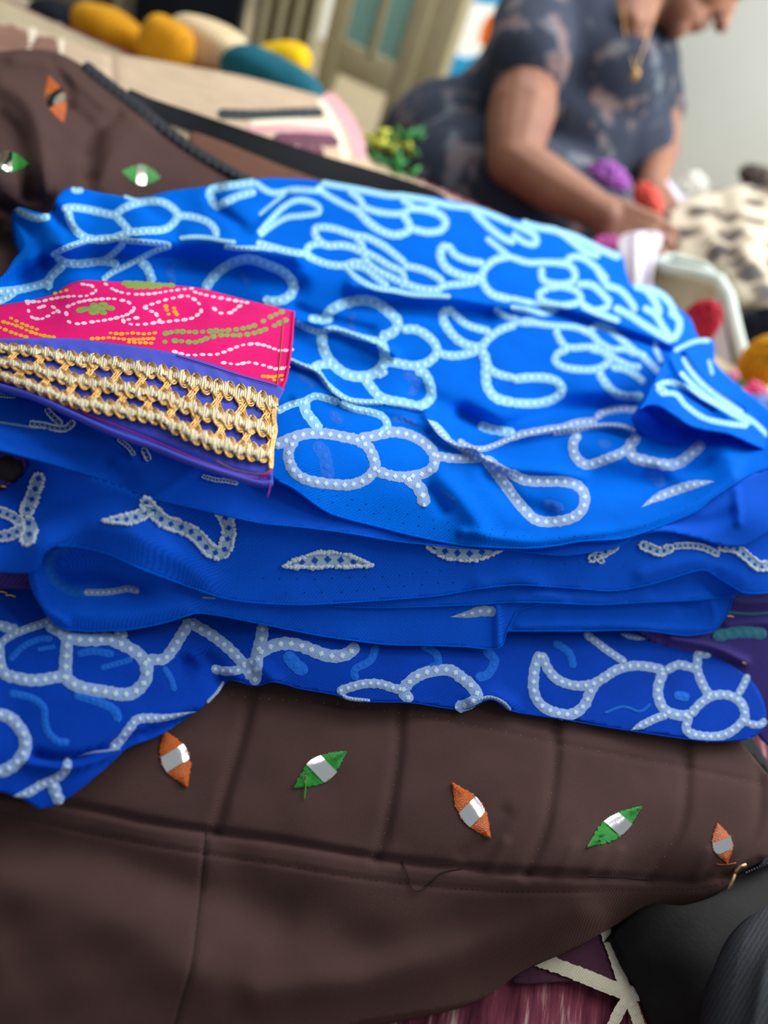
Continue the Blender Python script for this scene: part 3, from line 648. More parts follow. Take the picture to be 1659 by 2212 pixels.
strips('embroidered_vine', TOP, S(C, [
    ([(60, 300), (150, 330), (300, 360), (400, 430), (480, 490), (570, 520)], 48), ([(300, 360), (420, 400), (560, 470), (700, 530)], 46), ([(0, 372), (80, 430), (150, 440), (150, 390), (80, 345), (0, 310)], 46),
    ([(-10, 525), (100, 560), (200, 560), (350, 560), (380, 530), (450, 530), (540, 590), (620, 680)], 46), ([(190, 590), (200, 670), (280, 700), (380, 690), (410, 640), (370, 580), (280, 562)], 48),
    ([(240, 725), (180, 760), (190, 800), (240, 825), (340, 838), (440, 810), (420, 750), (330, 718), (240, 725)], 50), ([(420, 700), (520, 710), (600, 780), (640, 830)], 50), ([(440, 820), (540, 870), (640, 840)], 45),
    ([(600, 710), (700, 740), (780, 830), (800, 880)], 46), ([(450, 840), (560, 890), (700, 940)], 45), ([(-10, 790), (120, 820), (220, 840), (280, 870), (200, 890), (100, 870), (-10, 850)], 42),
    ([(790, 710), (870, 740), (930, 820), (960, 900)], 50), ([(870, 725), (960, 765), (1020, 820), (1060, 900)], 45), ([(540, 590), (600, 690), (660, 720)], 40)]), M_thr_lit, top, seed=5)
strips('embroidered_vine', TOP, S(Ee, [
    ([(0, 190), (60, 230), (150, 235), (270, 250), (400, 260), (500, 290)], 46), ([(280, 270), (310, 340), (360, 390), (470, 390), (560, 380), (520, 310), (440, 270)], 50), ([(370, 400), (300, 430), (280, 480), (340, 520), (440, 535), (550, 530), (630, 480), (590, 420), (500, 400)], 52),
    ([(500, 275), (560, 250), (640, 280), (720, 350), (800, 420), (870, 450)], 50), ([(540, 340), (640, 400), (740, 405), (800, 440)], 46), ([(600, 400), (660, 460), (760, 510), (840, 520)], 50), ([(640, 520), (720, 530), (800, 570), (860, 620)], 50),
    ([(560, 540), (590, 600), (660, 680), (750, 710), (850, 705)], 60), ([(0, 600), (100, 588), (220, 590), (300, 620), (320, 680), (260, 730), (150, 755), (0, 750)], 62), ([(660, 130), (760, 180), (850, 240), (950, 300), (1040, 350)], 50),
    ([(850, 130), (930, 180), (980, 260), (1040, 330), (1080, 280), (1080, 210), (1020, 160)], 46), ([(920, 350), (940, 420), (970, 490)], 36), ([(840, 440), (900, 500), (960, 560)], 50), ([(0, 240), (90, 215), (180, 235)], 40)]), M_thr_lit, top, seed=6)
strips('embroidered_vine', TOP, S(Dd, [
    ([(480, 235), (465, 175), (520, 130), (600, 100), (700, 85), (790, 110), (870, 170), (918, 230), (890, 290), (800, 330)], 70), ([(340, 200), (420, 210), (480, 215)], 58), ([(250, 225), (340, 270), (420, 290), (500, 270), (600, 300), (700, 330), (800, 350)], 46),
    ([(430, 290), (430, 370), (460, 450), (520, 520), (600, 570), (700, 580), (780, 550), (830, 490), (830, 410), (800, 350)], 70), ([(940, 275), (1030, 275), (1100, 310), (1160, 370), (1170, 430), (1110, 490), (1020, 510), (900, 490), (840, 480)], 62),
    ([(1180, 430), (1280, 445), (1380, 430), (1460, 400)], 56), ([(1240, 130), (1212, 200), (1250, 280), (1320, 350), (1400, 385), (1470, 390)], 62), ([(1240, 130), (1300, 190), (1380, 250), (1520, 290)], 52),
    ([(1460, 400), (1500, 340), (1580, 280), (1690, 238)], 56), ([(1460, 400), (1490, 480), (1490, 560), (1500, 650), (1560, 720), (1680, 752)], 66), ([(1480, 500), (1560, 560), (1680, 592)], 56), ([(1540, 140), (1600, 180), (1680, 212)], 42)]), M_thr_lit, top, seed=7)
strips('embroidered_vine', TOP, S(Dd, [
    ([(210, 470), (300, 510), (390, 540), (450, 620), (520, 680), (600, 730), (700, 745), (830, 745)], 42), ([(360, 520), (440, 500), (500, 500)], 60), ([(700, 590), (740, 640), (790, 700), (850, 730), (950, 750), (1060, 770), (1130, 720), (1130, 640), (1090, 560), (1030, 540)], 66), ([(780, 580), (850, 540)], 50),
    ([(130, 810), (220, 765), (310, 740), (380, 708), (450, 720), (540, 750)], 48), ([(320, 720), (320, 800), (370, 870), (420, 930)], 72), ([(540, 750), (640, 790), (740, 810), (820, 840), (850, 900), (800, 950)], 50), ([(1110, 860), (1180, 910), (1250, 990)], 42, .3), ([(1440, 890), (1520, 920), (1600, 935), (1680, 945)], 62)]), M_thr_lit, top, seed=8)
strips('embroidered_vine', TOP, S(Ff, [
    ([(110, 370), (170, 345), (240, 315), (340, 290), (450, 290), (560, 310), (650, 330), (720, 370), (760, 440), (770, 510), (720, 580), (620, 620), (500, 618), (350, 595), (260, 550), (215, 470), (215, 390), (260, 325)], 74),
    ([(660, 320), (740, 310), (820, 290), (900, 280), (1000, 300), (1090, 350), (1150, 420), (1150, 500), (1080, 550), (960, 570), (870, 560), (780, 530)], 72), ([(960, 570), (1040, 620), (1080, 690), (1090, 765)], 88), ([(1150, 430), (1280, 450), (1400, 450), (1480, 440)], 62),
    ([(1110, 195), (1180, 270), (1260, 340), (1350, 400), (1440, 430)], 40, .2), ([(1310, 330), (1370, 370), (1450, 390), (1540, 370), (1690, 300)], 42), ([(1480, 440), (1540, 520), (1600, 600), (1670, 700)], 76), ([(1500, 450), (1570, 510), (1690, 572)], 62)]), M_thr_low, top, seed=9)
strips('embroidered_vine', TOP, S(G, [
    ([(-20, 540), (80, 590), (200, 600), (320, 600), (420, 625), (470, 690), (455, 780), (380, 840), (250, 862), (150, 845), (70, 770), (-20, 660)], 72), ([(-20, 320), (80, 290), (200, 270), (330, 250), (420, 220), (550, 210)], 54),
    ([(540, 190), (600, 150), (700, 130), (815, 135)], 50), ([(260, 290), (400, 270), (560, 240), (700, 240), (800, 275)], 38), ([(440, 290), (400, 340), (400, 410), (440, 470), (500, 492), (600, 460), (700, 420), (760, 380)], 66),
    ([(820, 300), (765, 370), (785, 440), (880, 470), (1000, 492), (1080, 480), (1150, 430), (1240, 345)], 76), ([(838, 768), (930, 710), (1050, 660), (1180, 620), (1310, 600)], 62, .3, .3)]), M_thr_low, top, seed=10)
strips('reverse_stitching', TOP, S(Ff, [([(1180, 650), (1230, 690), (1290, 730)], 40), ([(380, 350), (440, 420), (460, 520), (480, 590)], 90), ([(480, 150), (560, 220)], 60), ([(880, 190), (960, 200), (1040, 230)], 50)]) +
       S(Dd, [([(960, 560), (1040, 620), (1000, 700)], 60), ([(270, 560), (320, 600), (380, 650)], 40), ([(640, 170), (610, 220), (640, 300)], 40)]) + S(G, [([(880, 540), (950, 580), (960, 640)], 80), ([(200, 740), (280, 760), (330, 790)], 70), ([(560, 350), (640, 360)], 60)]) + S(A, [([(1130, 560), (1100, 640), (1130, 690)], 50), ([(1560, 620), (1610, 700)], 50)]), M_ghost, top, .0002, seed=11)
hem('hem', TOP, [(600, 1038), (636, 1056), (680, 1089), (713, 1109), (753, 1122), (820, 1139), (886, 1156), (986, 1176), (1060, 1182), (1139, 1184), (1199, 1179), (1256, 1169), (1339, 1164), (1383, 1152), (1439, 1132), (1499, 1106), (1533, 1079), (1583, 1046), (1626, 1022), (1690, 1004)], M_blue, top, .0007)
for row in ([(700, 1060), (760, 1080), (830, 1096), (905, 1117), (1000, 1132), (1090, 1150), (1130, 1157)], [(690, 1078), (780, 1100), (870, 1130), (970, 1145), (1060, 1155), (1180, 1160), (1330, 1153), (1450, 1110), (1530, 1060)]):
    tag(dots_on(TOP, row, 31, .0003, .0001, 3, 3, 'needle_holes', M_seam, top, 1.3), kind='stuff')

# rolled corner of the saree, upper right
CO = Sheet(Ee([(830, 790), (860, 740), (900, 650), (950, 560), (985, 480), (1010, 435), (1050, 405), (1110, 380), (1180, 345), (1240, 335), (1295, 342), (1312, 400), (1312, 600), (1400, 690), (1520, 790), (1659, 935), (1900, 1150), (1800, 1180), (1659, 1070), (1560, 1020), (1400, 950), (1250, 925), (1150, 895), (1040, 825), (960, 775), (880, 765)]),
           [(1400, 870, .185), (1420, 800, .186), (1450, 765, .180), (1510, 735, .168), (1538, 740, .160), (1540, 820, .160), (1480, 850, .180), (1560, 900, .176), (1640, 940, .172), (1700, 1000, .17), (1500, 920, .180), (1600, 950, .178), (1440, 890, .186)], 'z',
           [(Ee([(1040, 470), (1080, 560), (1200, 700), (1400, 830)]), 9, .005), (Ee([(1100, 440), (1180, 560), (1300, 680), (1500, 800)]), 7, -.005), (Ee([(1000, 600), (1130, 700), (1300, 800)]), 8, -.003)], 5)
POC = Sheet(G([(780, 200), (800, 150), (850, 100), (950, 90), (1150, 180), (1400, 260), (1659, 380), (1750, 440), (1659, 425), (1560, 365), (1450, 328), (1250, 330), (1050, 352), (900, 325), (830, 275)]),
            [(1366, 910, .168), (1400, 880, .172), (1480, 900, .170), (1640, 970, .166), (1460, 955, .160), (1380, 930, .160), (1560, 950, .16)], 'z', [(G([(900, 130), (1000, 200), (1150, 270)]), 25, -.008)], 6, guard=[(CO, .002)])
corner = CO.build('rolled_corner', M_blue, sar, .0007); pocket = POC.build('inner_fold', M_blue_shade, sar, .0007)
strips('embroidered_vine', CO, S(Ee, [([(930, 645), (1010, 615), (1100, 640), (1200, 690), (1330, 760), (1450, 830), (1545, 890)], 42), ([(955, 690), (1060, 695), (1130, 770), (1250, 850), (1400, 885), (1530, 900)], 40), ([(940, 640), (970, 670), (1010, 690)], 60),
    ([(1090, 550), (1180, 640), (1280, 720), (1400, 780), (1560, 870), (1680, 985)], 36), ([(1110, 450), (1160, 540), (1250, 640), (1400, 750), (1500, 820)], 42), ([(1275, 470), (1300, 570)], 26), ([(1050, 415), (1130, 375), (1200, 350), (1285, 347)], 32)]), M_thr_lit, corner, .0006, seed=12)
strips('embroidered_vine', POC, S(G, [([(985, 255), (1060, 220), (1130, 238)], 50, .4), ([(900, 150), (980, 190), (1040, 185)], 30)]), M_ghost, pocket, .0004, seed=13)  # thread colour dimmed for the dark inside of the roll

# front stack of folds
def front(outline, off, slope=None, ridges=(), guard=(), wr=.0004, extra=(), step=7, seed=0):
    c = []
    for x in range(-60, 1800, 230):
        for y in (1000, 1120, 1240, 1360):
            c.append((x, y, float(Df(x)) + off))
    return Sheet(outline, list(c) + list(extra), 'd', ridges, step, guard, wr, seed=seed)
L2o = [(-70, 800), (250, 860), (560, 960), (700, 1030), (900, 1080), (1300, 1080), (1500, 1020), (1620, 990), (1760, 960), (1760, 1080), (1700, 1120), (1659, 1150), (1606, 1180), (1556, 1177), (1506, 1163), (1440, 1149), (1383, 1155), (1339, 1181), (1273, 1194), (1206, 1200),
       (1106, 1190), (1000, 1185), (920, 1177), (853, 1170), (753, 1153), (653, 1140), (553, 1129), (433, 1101), (333, 1077), (283, 1060), (227, 1037), (150, 1013), (67, 990), (0, 973), (-70, 960)]
L2 = Sheet(L2o, [(-60, 970, .342), (0, 973, .344), (0, 925, .358), (0, 880, .376), (-60, 820, .39), (150, 1013, .350), (150, 960, .360), (200, 880, .388), (283, 1060, .357), (300, 1000, .367), (300, 930, .390), (433, 1100, .366), (430, 1040, .376), (553, 1129, .374), (553, 1070, .381),
               (653, 1140, .382), (829, 1165, .398), (829, 1120, .403), (1000, 1185, .417), (1106, 1190, .430), (1206, 1200, .441), (1339, 1181, .456), (1440, 1150, .467), (1556, 1177, .482), (1606, 1180, .488), (1659, 1150, .494), (1450, 1100, .479), (1560, 1080, .494), (1600, 1110, .490), (1659, 1040, .512), (1750, 1100, .508), (1106, 1120, .436), (1300, 1100, .462), (600, 980, .40)],
           'd', [([(-20, 932), (100, 938), (210, 952), (280, 990)], 16, .003), ([(420, 1015), (330, 1080)], 12, .0012), ([(250, 990), (270, 1040)], 26, -.002), ([(1450, 1110), (1520, 1130), (1580, 1110)], 16, -.003), ([(1590, 1060), (1595, 1130)], 8, .003)], 7, guard=[(TOP, .0022)], wr=.0003)
l2 = L2.build('hem_fold', M_blue_shade, sar, .0006)
hem('hem', L2, [(-60, 961), (0, 972), (67, 989), (150, 1012), (227, 1036), (283, 1059), (333, 1076), (433, 1100), (553, 1128), (653, 1139), (753, 1152), (853, 1169), (920, 1176), (1000, 1184), (1106, 1189), (1206, 1199), (1273, 1193), (1339, 1180)], M_blue, l2, .0005)
strips('embroidered_vine', L2, S(Hh, [([(190, 225), (280, 235), (360, 255), (430, 255), (480, 210)], 42), ([(300, 130), (350, 185), (400, 230)], 40), ([(765, 325), (830, 375), (870, 430)], 28), ([(925, 385), (950, 430), (965, 465)], 40), ([(1310, 565), (1400, 590), (1460, 595), (1540, 612)], 28), ([(-10, 215), (120, 235), (240, 255)], 12), ([(-10, 40), (100, 50)], 25)]), M_puff, l2, .0006, tuft=True, seed=14)
L3o = [(-70, 1090), (0, 1060), (52, 1020), (70, 985), (160, 985), (330, 1040), (560, 1090), (1100, 1150), (1350, 1130), (1600, 1130), (1760, 1090), (1760, 1265), (1659, 1280), (1613, 1282), (1583, 1268), (1549, 1247), (1526, 1233), (1506, 1233), (1439, 1253), (1389, 1267), (1323, 1277), (1256, 1273), (1173, 1267),
       (1106, 1265), (1020, 1275), (953, 1287), (886, 1293), (820, 1298), (753, 1302), (653, 1307), (553, 1303), (483, 1293), (433, 1277), (367, 1253), (300, 1227), (233, 1197), (170, 1182), (125, 1180), (96, 1196), (75, 1235), (0, 1236), (-70, 1230)]
L3 = front(L3o, .0035, extra=[(80, 1180, .340), (0, 1150, .352), (60, 1030, .372), (200, 1130, .350), (300, 1190, .352), (1526, 1235, .484), (1600, 1250, .487)], guard=[(TOP, .0045), (L2, .0022)],
           ridges=[([(110, 1160), (180, 1140), (280, 1150), (380, 1200), (440, 1250)], 30, .0035), ([(70, 1120), (130, 1090), (230, 1080), (330, 1110)], 22, -.003), ([(1040, 1262), (1110, 1248), (1160, 1260)], 20, .0025), ([(1389, 1240), (1506, 1210), (1560, 1230)], 20, .003)], seed=3)
l3 = L3.build('hem_fold', M_blue_shade, sar, .0006)
hem('hem', L3, [(125, 1179), (170, 1181), (233, 1196), (300, 1226), (367, 1252), (433, 1276), (483, 1292), (553, 1302), (653, 1306), (753, 1301), (820, 1297), (886, 1292), (953, 1286), (1020, 1274), (1106, 1264), (1173, 1266), (1256, 1272), (1323, 1276), (1389, 1266), (1439, 1252), (1506, 1232), (1526, 1232), (1549, 1246), (1583, 1267), (1613, 1281), (1700, 1278)], M_blue, l3, .0005)
strips_each('embroidered_leaf', L3, S(Hh, [([(665, 855), (760, 848), (860, 838), (940, 800), (985, 770)], 78, .5), ([(925, 715), (990, 790), (1070, 860), (1160, 890), (1240, 925), (1300, 975), (1360, 1045), (1440, 1060), (1475, 980), (1480, 890), (1440, 800), (1400, 810)], 88)]), M_puff, l3, .0008, tuft=True, seed=15)
strips_each('embroidered_leaf', L3, S(J, [([(175, 132), (300, 105), (470, 85), (620, 100), (750, 122)], 105, .35, .35), ([(1110, 0), (1230, 35), (1370, 48), (1480, 35), (1610, 5)], 100, .25, .3)]), M_puff, l3, .0008, tuft=True, seed=16)
strips_each('embroidered_leaf', L3, S(K, [([(500, 90), (550, 60), (610, 35), (680, -10)], 60), ([(540, 60), (590, 105)], 40), ([(830, -15), (900, 15), (960, 35), (1040, 5)], 60), ([(1040, 0), (1150, -5), (1230, 5), (1290, 30), (1340, 55)], 42), ([(1340, 0), (1450, 15), (1530, 75), (1600, 130), (1680, 120)], 62)]), M_puff, l3, .0008, tuft=True, seed=17)
strips_each('embroidered_leaf', L3, [([(87, 1023), (78, 1050), (67, 1083), (52, 1115)], 30), ([(54, 1120), (66, 1141), (54, 1176)], 32), ([(-8, 1102), (25, 1115), (48, 1130)], 22), ([(-8, 1160), (25, 1155), (48, 1140)], 24)], M_puff, l3, .0008, tuft=True, seed=18)
for row in ([(570, 1250), (645, 1251), (790, 1247), (890, 1240), (950, 1232)], [(620, 1283), (770, 1276), (875, 1265), (980, 1258)], [(1120, 1216), (1250, 1218), (1380, 1224)]):
    tag(dots_on(L3, row, 36, .0003, .0001, 4, 3, 'needle_holes', M_seam, l3, 1.3), kind='stuff')
L3B = front([(560, 1250), (900, 1240), (1500, 1200), (1640, 1250), (1640, 1284), (1583, 1287), (1499, 1297), (1389, 1302), (1289, 1307), (1189, 1303), (1106, 1302), (1003, 1308), (853, 1313), (786, 1313), (720, 1310), (560, 1306)], .0062, guard=[(L3, .002)],
            ridges=[([(1120, 1295), (1170, 1288), (1220, 1298)], 14, .0015), ([(1420, 1270), (1500, 1262), (1560, 1275)], 18, -.004), ([(1150, 1280), (1260, 1292), (1330, 1290), (1400, 1275)], 4, .001)], seed=4)
l3b = L3B.build('hem_fold', M_blue_shade, sar, .0006)
hem('hem', L3B, [(720, 1309), (786, 1312), (853, 1312), (1003, 1307), (1106, 1301), (1189, 1302), (1289, 1306), (1389, 1301), (1499, 1296), (1583, 1286)], M_blue, l3b, .0005)
L4 = front([(62, 1230), (80, 1200), (110, 1150), (300, 1180), (560, 1270), (900, 1270), (1180, 1260), (1210, 1295), (1173, 1303), (1136, 1312), (1116, 1323), (1106, 1340), (1092, 1370), (1085, 1393), (1073, 1402), (1053, 1403), (1003, 1398), (920, 1395), (836, 1393), (753, 1383), (686, 1373), (620, 1360), (553, 1346),
            (483, 1332), (430, 1325), (400, 1332), (350, 1347), (283, 1360), (233, 1363), (183, 1364), (133, 1357), (107, 1337), (83, 1303), (66, 1267)], .0082, guard=[(L3, .003), (L3B, .002)],
           ridges=[([(150, 1230), (220, 1225), (300, 1255)], 34, -.008), ([(120, 1320), (250, 1335), (400, 1310)], 26, .003), ([(75, 1240), (95, 1310), (140, 1345)], 10, .003), ([(1074, 1300), (1076, 1395)], 7, .003)], seed=5)
l4 = L4.build('lower_fold', M_blue_shade, sar, .0006)
hem('hem', L4, [(110, 1338), (133, 1356), (183, 1363), (233, 1362), (283, 1359), (350, 1346), (400, 1331), (430, 1324), (483, 1331), (553, 1345), (620, 1359), (686, 1372), (753, 1382), (836, 1392), (920, 1394), (1003, 1397), (1053, 1402), (1073, 1401), (1085, 1392), (1092, 1370), (1106, 1340), (1116, 1323), (1136, 1312), (1180, 1302)], M_blue, l4, .0005)
strips('embroidered_vine', L4, S(I, [([(450, 10), (370, 30), (330, 90), (325, 160), (370, 235), (450, 285), (560, 298)], 70)]), M_ghost, l4, .0004, seed=19)  # embroidery painted dim, as it sits in the fold's shaded hollow
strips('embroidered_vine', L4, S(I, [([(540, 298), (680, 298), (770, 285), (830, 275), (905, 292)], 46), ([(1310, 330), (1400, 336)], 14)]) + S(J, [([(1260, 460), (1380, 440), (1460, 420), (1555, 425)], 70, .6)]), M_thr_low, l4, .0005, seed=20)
L5 = front([(1040, 1280), (1500, 1260), (1600, 1270), (1583, 1292), (1573, 1320), (1559, 1343), (1543, 1362), (1516, 1370), (1473, 1373), (1406, 1364), (1339, 1362), (1256, 1364), (1173, 1364), (1106, 1364), (1040, 1370)], .0112, guard=[(L3B, .002), (L4, .002)],
           ridges=[([(1535, 1290), (1545, 1330), (1530, 1355), (1440, 1358), (1320, 1350), (1120, 1352)], 7, .002), ([(1480, 1290), (1500, 1320)], 22, -.004)], seed=6)
l5 = L5.build('lower_fold', M_blue_shade, sar, .0006)
hem('hem', L5, [(1583, 1292), (1573, 1320), (1559, 1343), (1543, 1361), (1516, 1369), (1473, 1372), (1406, 1363), (1339, 1361), (1256, 1363), (1173, 1363), (1080, 1363)], M_blue, l5, .0005)

# lower sheer cloth over the bag
dup = empty('sheer_dupatta', (.03, .25, .09), 'deep blue sheer cloth with woven white vines, spread on the bag below the saree', 'dupatta')
LFo = [(-80, 1300), (300, 1300), (1000, 1330), (1340, 1345), (1410, 1385), (1489, 1408), (1539, 1417), (1589, 1443), (1626, 1473), (1648, 1510), (1655, 1545), (1649, 1570), (1633, 1590), (1589, 1601), (1523, 1600), (1439, 1587), (1339, 1575), (1246, 1555), (1206, 1552), (1129, 1543), (1103, 1535), (1086, 1520), (1060, 1511),
       (1026, 1519), (996, 1532), (936, 1523), (886, 1518), (786, 1515), (740, 1509), (720, 1500), (646, 1487), (613, 1477), (586, 1473), (553, 1481), (515, 1470), (497, 1468), (483, 1480), (457, 1509), (423, 1540), (383, 1564), (333, 1592), (283, 1610), (250, 1640), (200, 1683), (153, 1720), (117, 1741), (83, 1746), (60, 1732), (33, 1720), (0, 1710), (-80, 1690)]
LF = Sheet(LFo, [(-60, 1320, .100), (200, 1330, .100), (500, 1340, .100), (829, 1360, .1005), (1100, 1370, .098), (1400, 1390, .096), (1600, 1460, .088), (-60, 1500, .096), (200, 1500, .097), (430, 1430, .095), (600, 1420, .098), (829, 1460, .094), (1100, 1470, .0915), (1400, 1500, .088), (1600, 1540, .083),
                 (0, 1700, .0845), (83, 1740, .0815), (200, 1680, .0855), (300, 1600, .0885), (450, 1510, .0905), (500, 1470, .0905), (600, 1475, .092), (829, 1515, .0885), (1000, 1530, .0865), (1200, 1550, .0845), (1439, 1587, .081), (1620, 1595, .076)], 'z',
           [([(400, 1435), (440, 1428), (480, 1465)], 20, -.006), ([(420, 1420), (470, 1450), (520, 1462)], 14, .003), ([(1020, 1515), (1060, 1500), (1100, 1520)], 16, .004), ([(80, 1630), (130, 1640), (200, 1630), (300, 1590), (420, 1545)], 10, -.004), ([(60, 1650), (160, 1655), (300, 1600)], 10, .003),
            ([(560, 1440), (590, 1468)], 18, .003), ([(0, 1350), (200, 1390), (350, 1460)], 40, .002)], 7, guard=[(L4, .002), (L5, .002)], wr=.0006, seed=4)
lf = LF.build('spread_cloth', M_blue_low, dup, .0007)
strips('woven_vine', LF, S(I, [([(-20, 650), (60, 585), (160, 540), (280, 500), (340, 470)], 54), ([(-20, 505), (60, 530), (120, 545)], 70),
    ([(300, 500), (380, 545), (450, 590), (530, 605), (620, 605), (700, 600), (770, 625), (840, 660), (910, 710), (945, 770), (950, 840), (920, 900), (860, 950), (780, 960), (700, 945), (600, 930), (500, 905), (430, 850), (425, 770), (430, 680), (435, 600)], 86),
    ([(740, 560), (800, 570), (770, 620)], 60), ([(-10, 620), (-5, 740), (30, 825), (110, 852), (200, 868), (290, 862), (360, 848), (430, 848)], 80), ([(930, 740), (990, 735), (1060, 730), (1110, 680), (1160, 600), (1210, 520), (1230, 470)], 76),
    ([(1225, 480), (1280, 520), (1350, 560), (1420, 610), (1480, 660), (1540, 720), (1590, 780), (1640, 860)], 76), ([(1370, 785), (1440, 808), (1540, 802), (1600, 765), (1680, 720)], 62)]), M_thr_low, lf, .0006, seed=21)
strips('woven_vine', LF, S(J, [([(45, 500), (35, 600), (10, 690), (0, 780), (-10, 900)], 84), ([(0, 700), (110, 645), (200, 630), (290, 645), (370, 675), (450, 705), (530, 712), (600, 692), (660, 635)], 86)]) +
    S(Mm, [([(525, 165), (600, 138), (700, 112), (800, 112), (900, 142), (965, 150)], 62), ([(540, 170), (600, 205), (740, 222)], 26), ([(1010, 225), (955, 160), (1000, 95), (1070, 50), (1160, 25), (1260, 25), (1330, 70), (1390, 120), (1435, 190), (1380, 240), (1290, 268)], 80), ([(1380, 245), (1440, 215), (1520, 200), (1600, 232), (1650, 283)], 26)]), M_thr_low, lf, .0006, seed=22)
strips('woven_vine', LF, S(N, [([(185, -95), (150, 0), (140, 80), (140, 150), (165, 220), (220, 272), (320, 308), (410, 300), (475, 240), (500, 180), (540, 100)], 72), ([(-100 + 1086, 20), (950, 120), (950, 200), (990, 280), (1080, 315), (1165, 310)], 70), ([(1190, -20), (1220, 80), (1270, 170), (1330, 200)], 62),
    ([(1150, 320), (1220, 240), (1300, 190), (1400, 185), (1480, 230), (1510, 310), (1480, 370), (1400, 432), (1300, 455), (1180, 440), (1130, 400), (1150, 310)], 62), ([(770, 412), (860, 370), (940, 332), (1010, 312)], 54, .3), ([(1460, 190), (1500, 120), (1530, 50)], 50), ([(1490, 345), (1560, 375), (1620, 372), (1635, 335)], 48)]) +
    S(K, [([(190, 690), (230, 790), (290, 860), (370, 895), (450, 905), (530, 890), (600, 850), (680, 800), (780, 775), (880, 780), (990, 805)], 66), ([(470, 560), (560, 630), (640, 690), (740, 755)], 52), ([(990, 810), (1080, 768), (1190, 785), (1210, 700), (1290, 702)], 60), ([(700, 565), (770, 585), (870, 600)], 36, .3, .3)]), M_thr_low, lf, .0006, seed=23)
strips('woven_vine', LF, S(L, [([(-30, 300), (60, 330), (120, 390), (160, 460), (160, 540), (110, 620), (40, 668), (-30, 690)], 84), ([(85, 842), (180, 818), (260, 770), (330, 740), (400, 700), (435, 650), (435, 590)], 60, .2), ([(340, 745), (365, 830), (395, 890)], 80), ([(1275, 292), (1180, 310), (1060, 332), (900, 340), (840, 400), (780, 480), (715, 530)], 62, .45),
    ([(500, 582), (600, 558), (780, 532)], 16, .4), ([(1450, 95), (1410, 160), (1340, 235)], 22)]), M_thr_low, lf, .0006, seed=24)
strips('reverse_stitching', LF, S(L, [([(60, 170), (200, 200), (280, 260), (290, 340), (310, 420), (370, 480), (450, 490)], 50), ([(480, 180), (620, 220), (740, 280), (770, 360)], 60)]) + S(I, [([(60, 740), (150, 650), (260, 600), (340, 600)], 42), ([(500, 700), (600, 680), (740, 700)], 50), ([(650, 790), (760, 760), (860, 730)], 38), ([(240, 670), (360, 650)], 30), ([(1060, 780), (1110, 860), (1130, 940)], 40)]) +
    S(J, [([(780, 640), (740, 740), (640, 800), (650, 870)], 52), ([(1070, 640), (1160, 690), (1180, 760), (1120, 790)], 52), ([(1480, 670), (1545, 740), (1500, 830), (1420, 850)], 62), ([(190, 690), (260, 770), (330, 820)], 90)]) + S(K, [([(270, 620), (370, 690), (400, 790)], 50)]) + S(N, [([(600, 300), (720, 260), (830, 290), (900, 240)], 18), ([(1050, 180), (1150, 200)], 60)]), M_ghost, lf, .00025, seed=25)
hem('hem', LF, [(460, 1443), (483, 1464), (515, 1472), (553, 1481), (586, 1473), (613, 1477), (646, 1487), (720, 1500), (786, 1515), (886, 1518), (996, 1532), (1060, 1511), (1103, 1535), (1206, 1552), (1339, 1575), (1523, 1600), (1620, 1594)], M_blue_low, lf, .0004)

# cloths pressed between the saree and the dupatta
pc = empty('folded_cloth', (.2, .4, .1), 'purple and teal cloth with gold thread pressed between saree and dupatta', 'cloth')
PC = front([(-80, 930), (0, 940), (120, 980), (300, 1080), (800, 1250), (1450, 1200), (1760, 1230), (1770, 1640), (1690, 1625), (1640, 1590), (1630, 1520), (1600, 1480), (1540, 1450), (1420, 1415), (1300, 1385), (800, 1320), (100, 1348), (-80, 1350)], .0165, guard=[(L2, .003), (L3, .004), (L4, .003), (L5, .003), (LF, .001)],
           ridges=[([(1560, 1300), (1620, 1305), (1700, 1300)], 9, .004), ([(1570, 1350), (1640, 1345), (1700, 1350)], 8, .004), ([(1450, 1378), (1540, 1398), (1610, 1430)], 8, .006), ([(0, 1280), (100, 1265)], 6, .003), ([(0, 1310), (100, 1300)], 6, .003)], seed=7)
pcm = PC.build('cloth_fold', M_purple, pc, .001)
M_teal = cloth('teal_cloth', (60, 130, 150), 900, .8, .3, None, .3, .1)
strips('gold_border', PC, [([(-10, 1000), (20, 1015), (50, 1030)], 60), ([(-10, 1060), (30, 1085), (55, 1105)], 50)], M_darkzari, pcm, .001, seed=3)
strips('teal_stripe', PC, [([(1540, 1375), (1600, 1365), (1656, 1370)], 26), ([(1570, 1322), (1620, 1326), (1690, 1322)], 6)], M_teal, pcm, .001, seed=4)
bm = bmesh.new()
for (x, y, a, b) in ((12, 1286, 22, 3), (-4, 1278, 20, 4), (12, 1090, 14, 5), (30, 1075, 20, 6), (2, 1050, 24, 8), (20, 1100, 30, 8), (1570, 1332, 14, 1), (1602, 1432, 9, 3)):
    tube(bm, on(PC, [(x, y), (x + a * .5, y + b * .5 - 2), (x + a, y + b)], 3, .0022), .0005, 5)
tag(from_bm('gold_threads', bm, M_gold, pcm), kind='stuff')

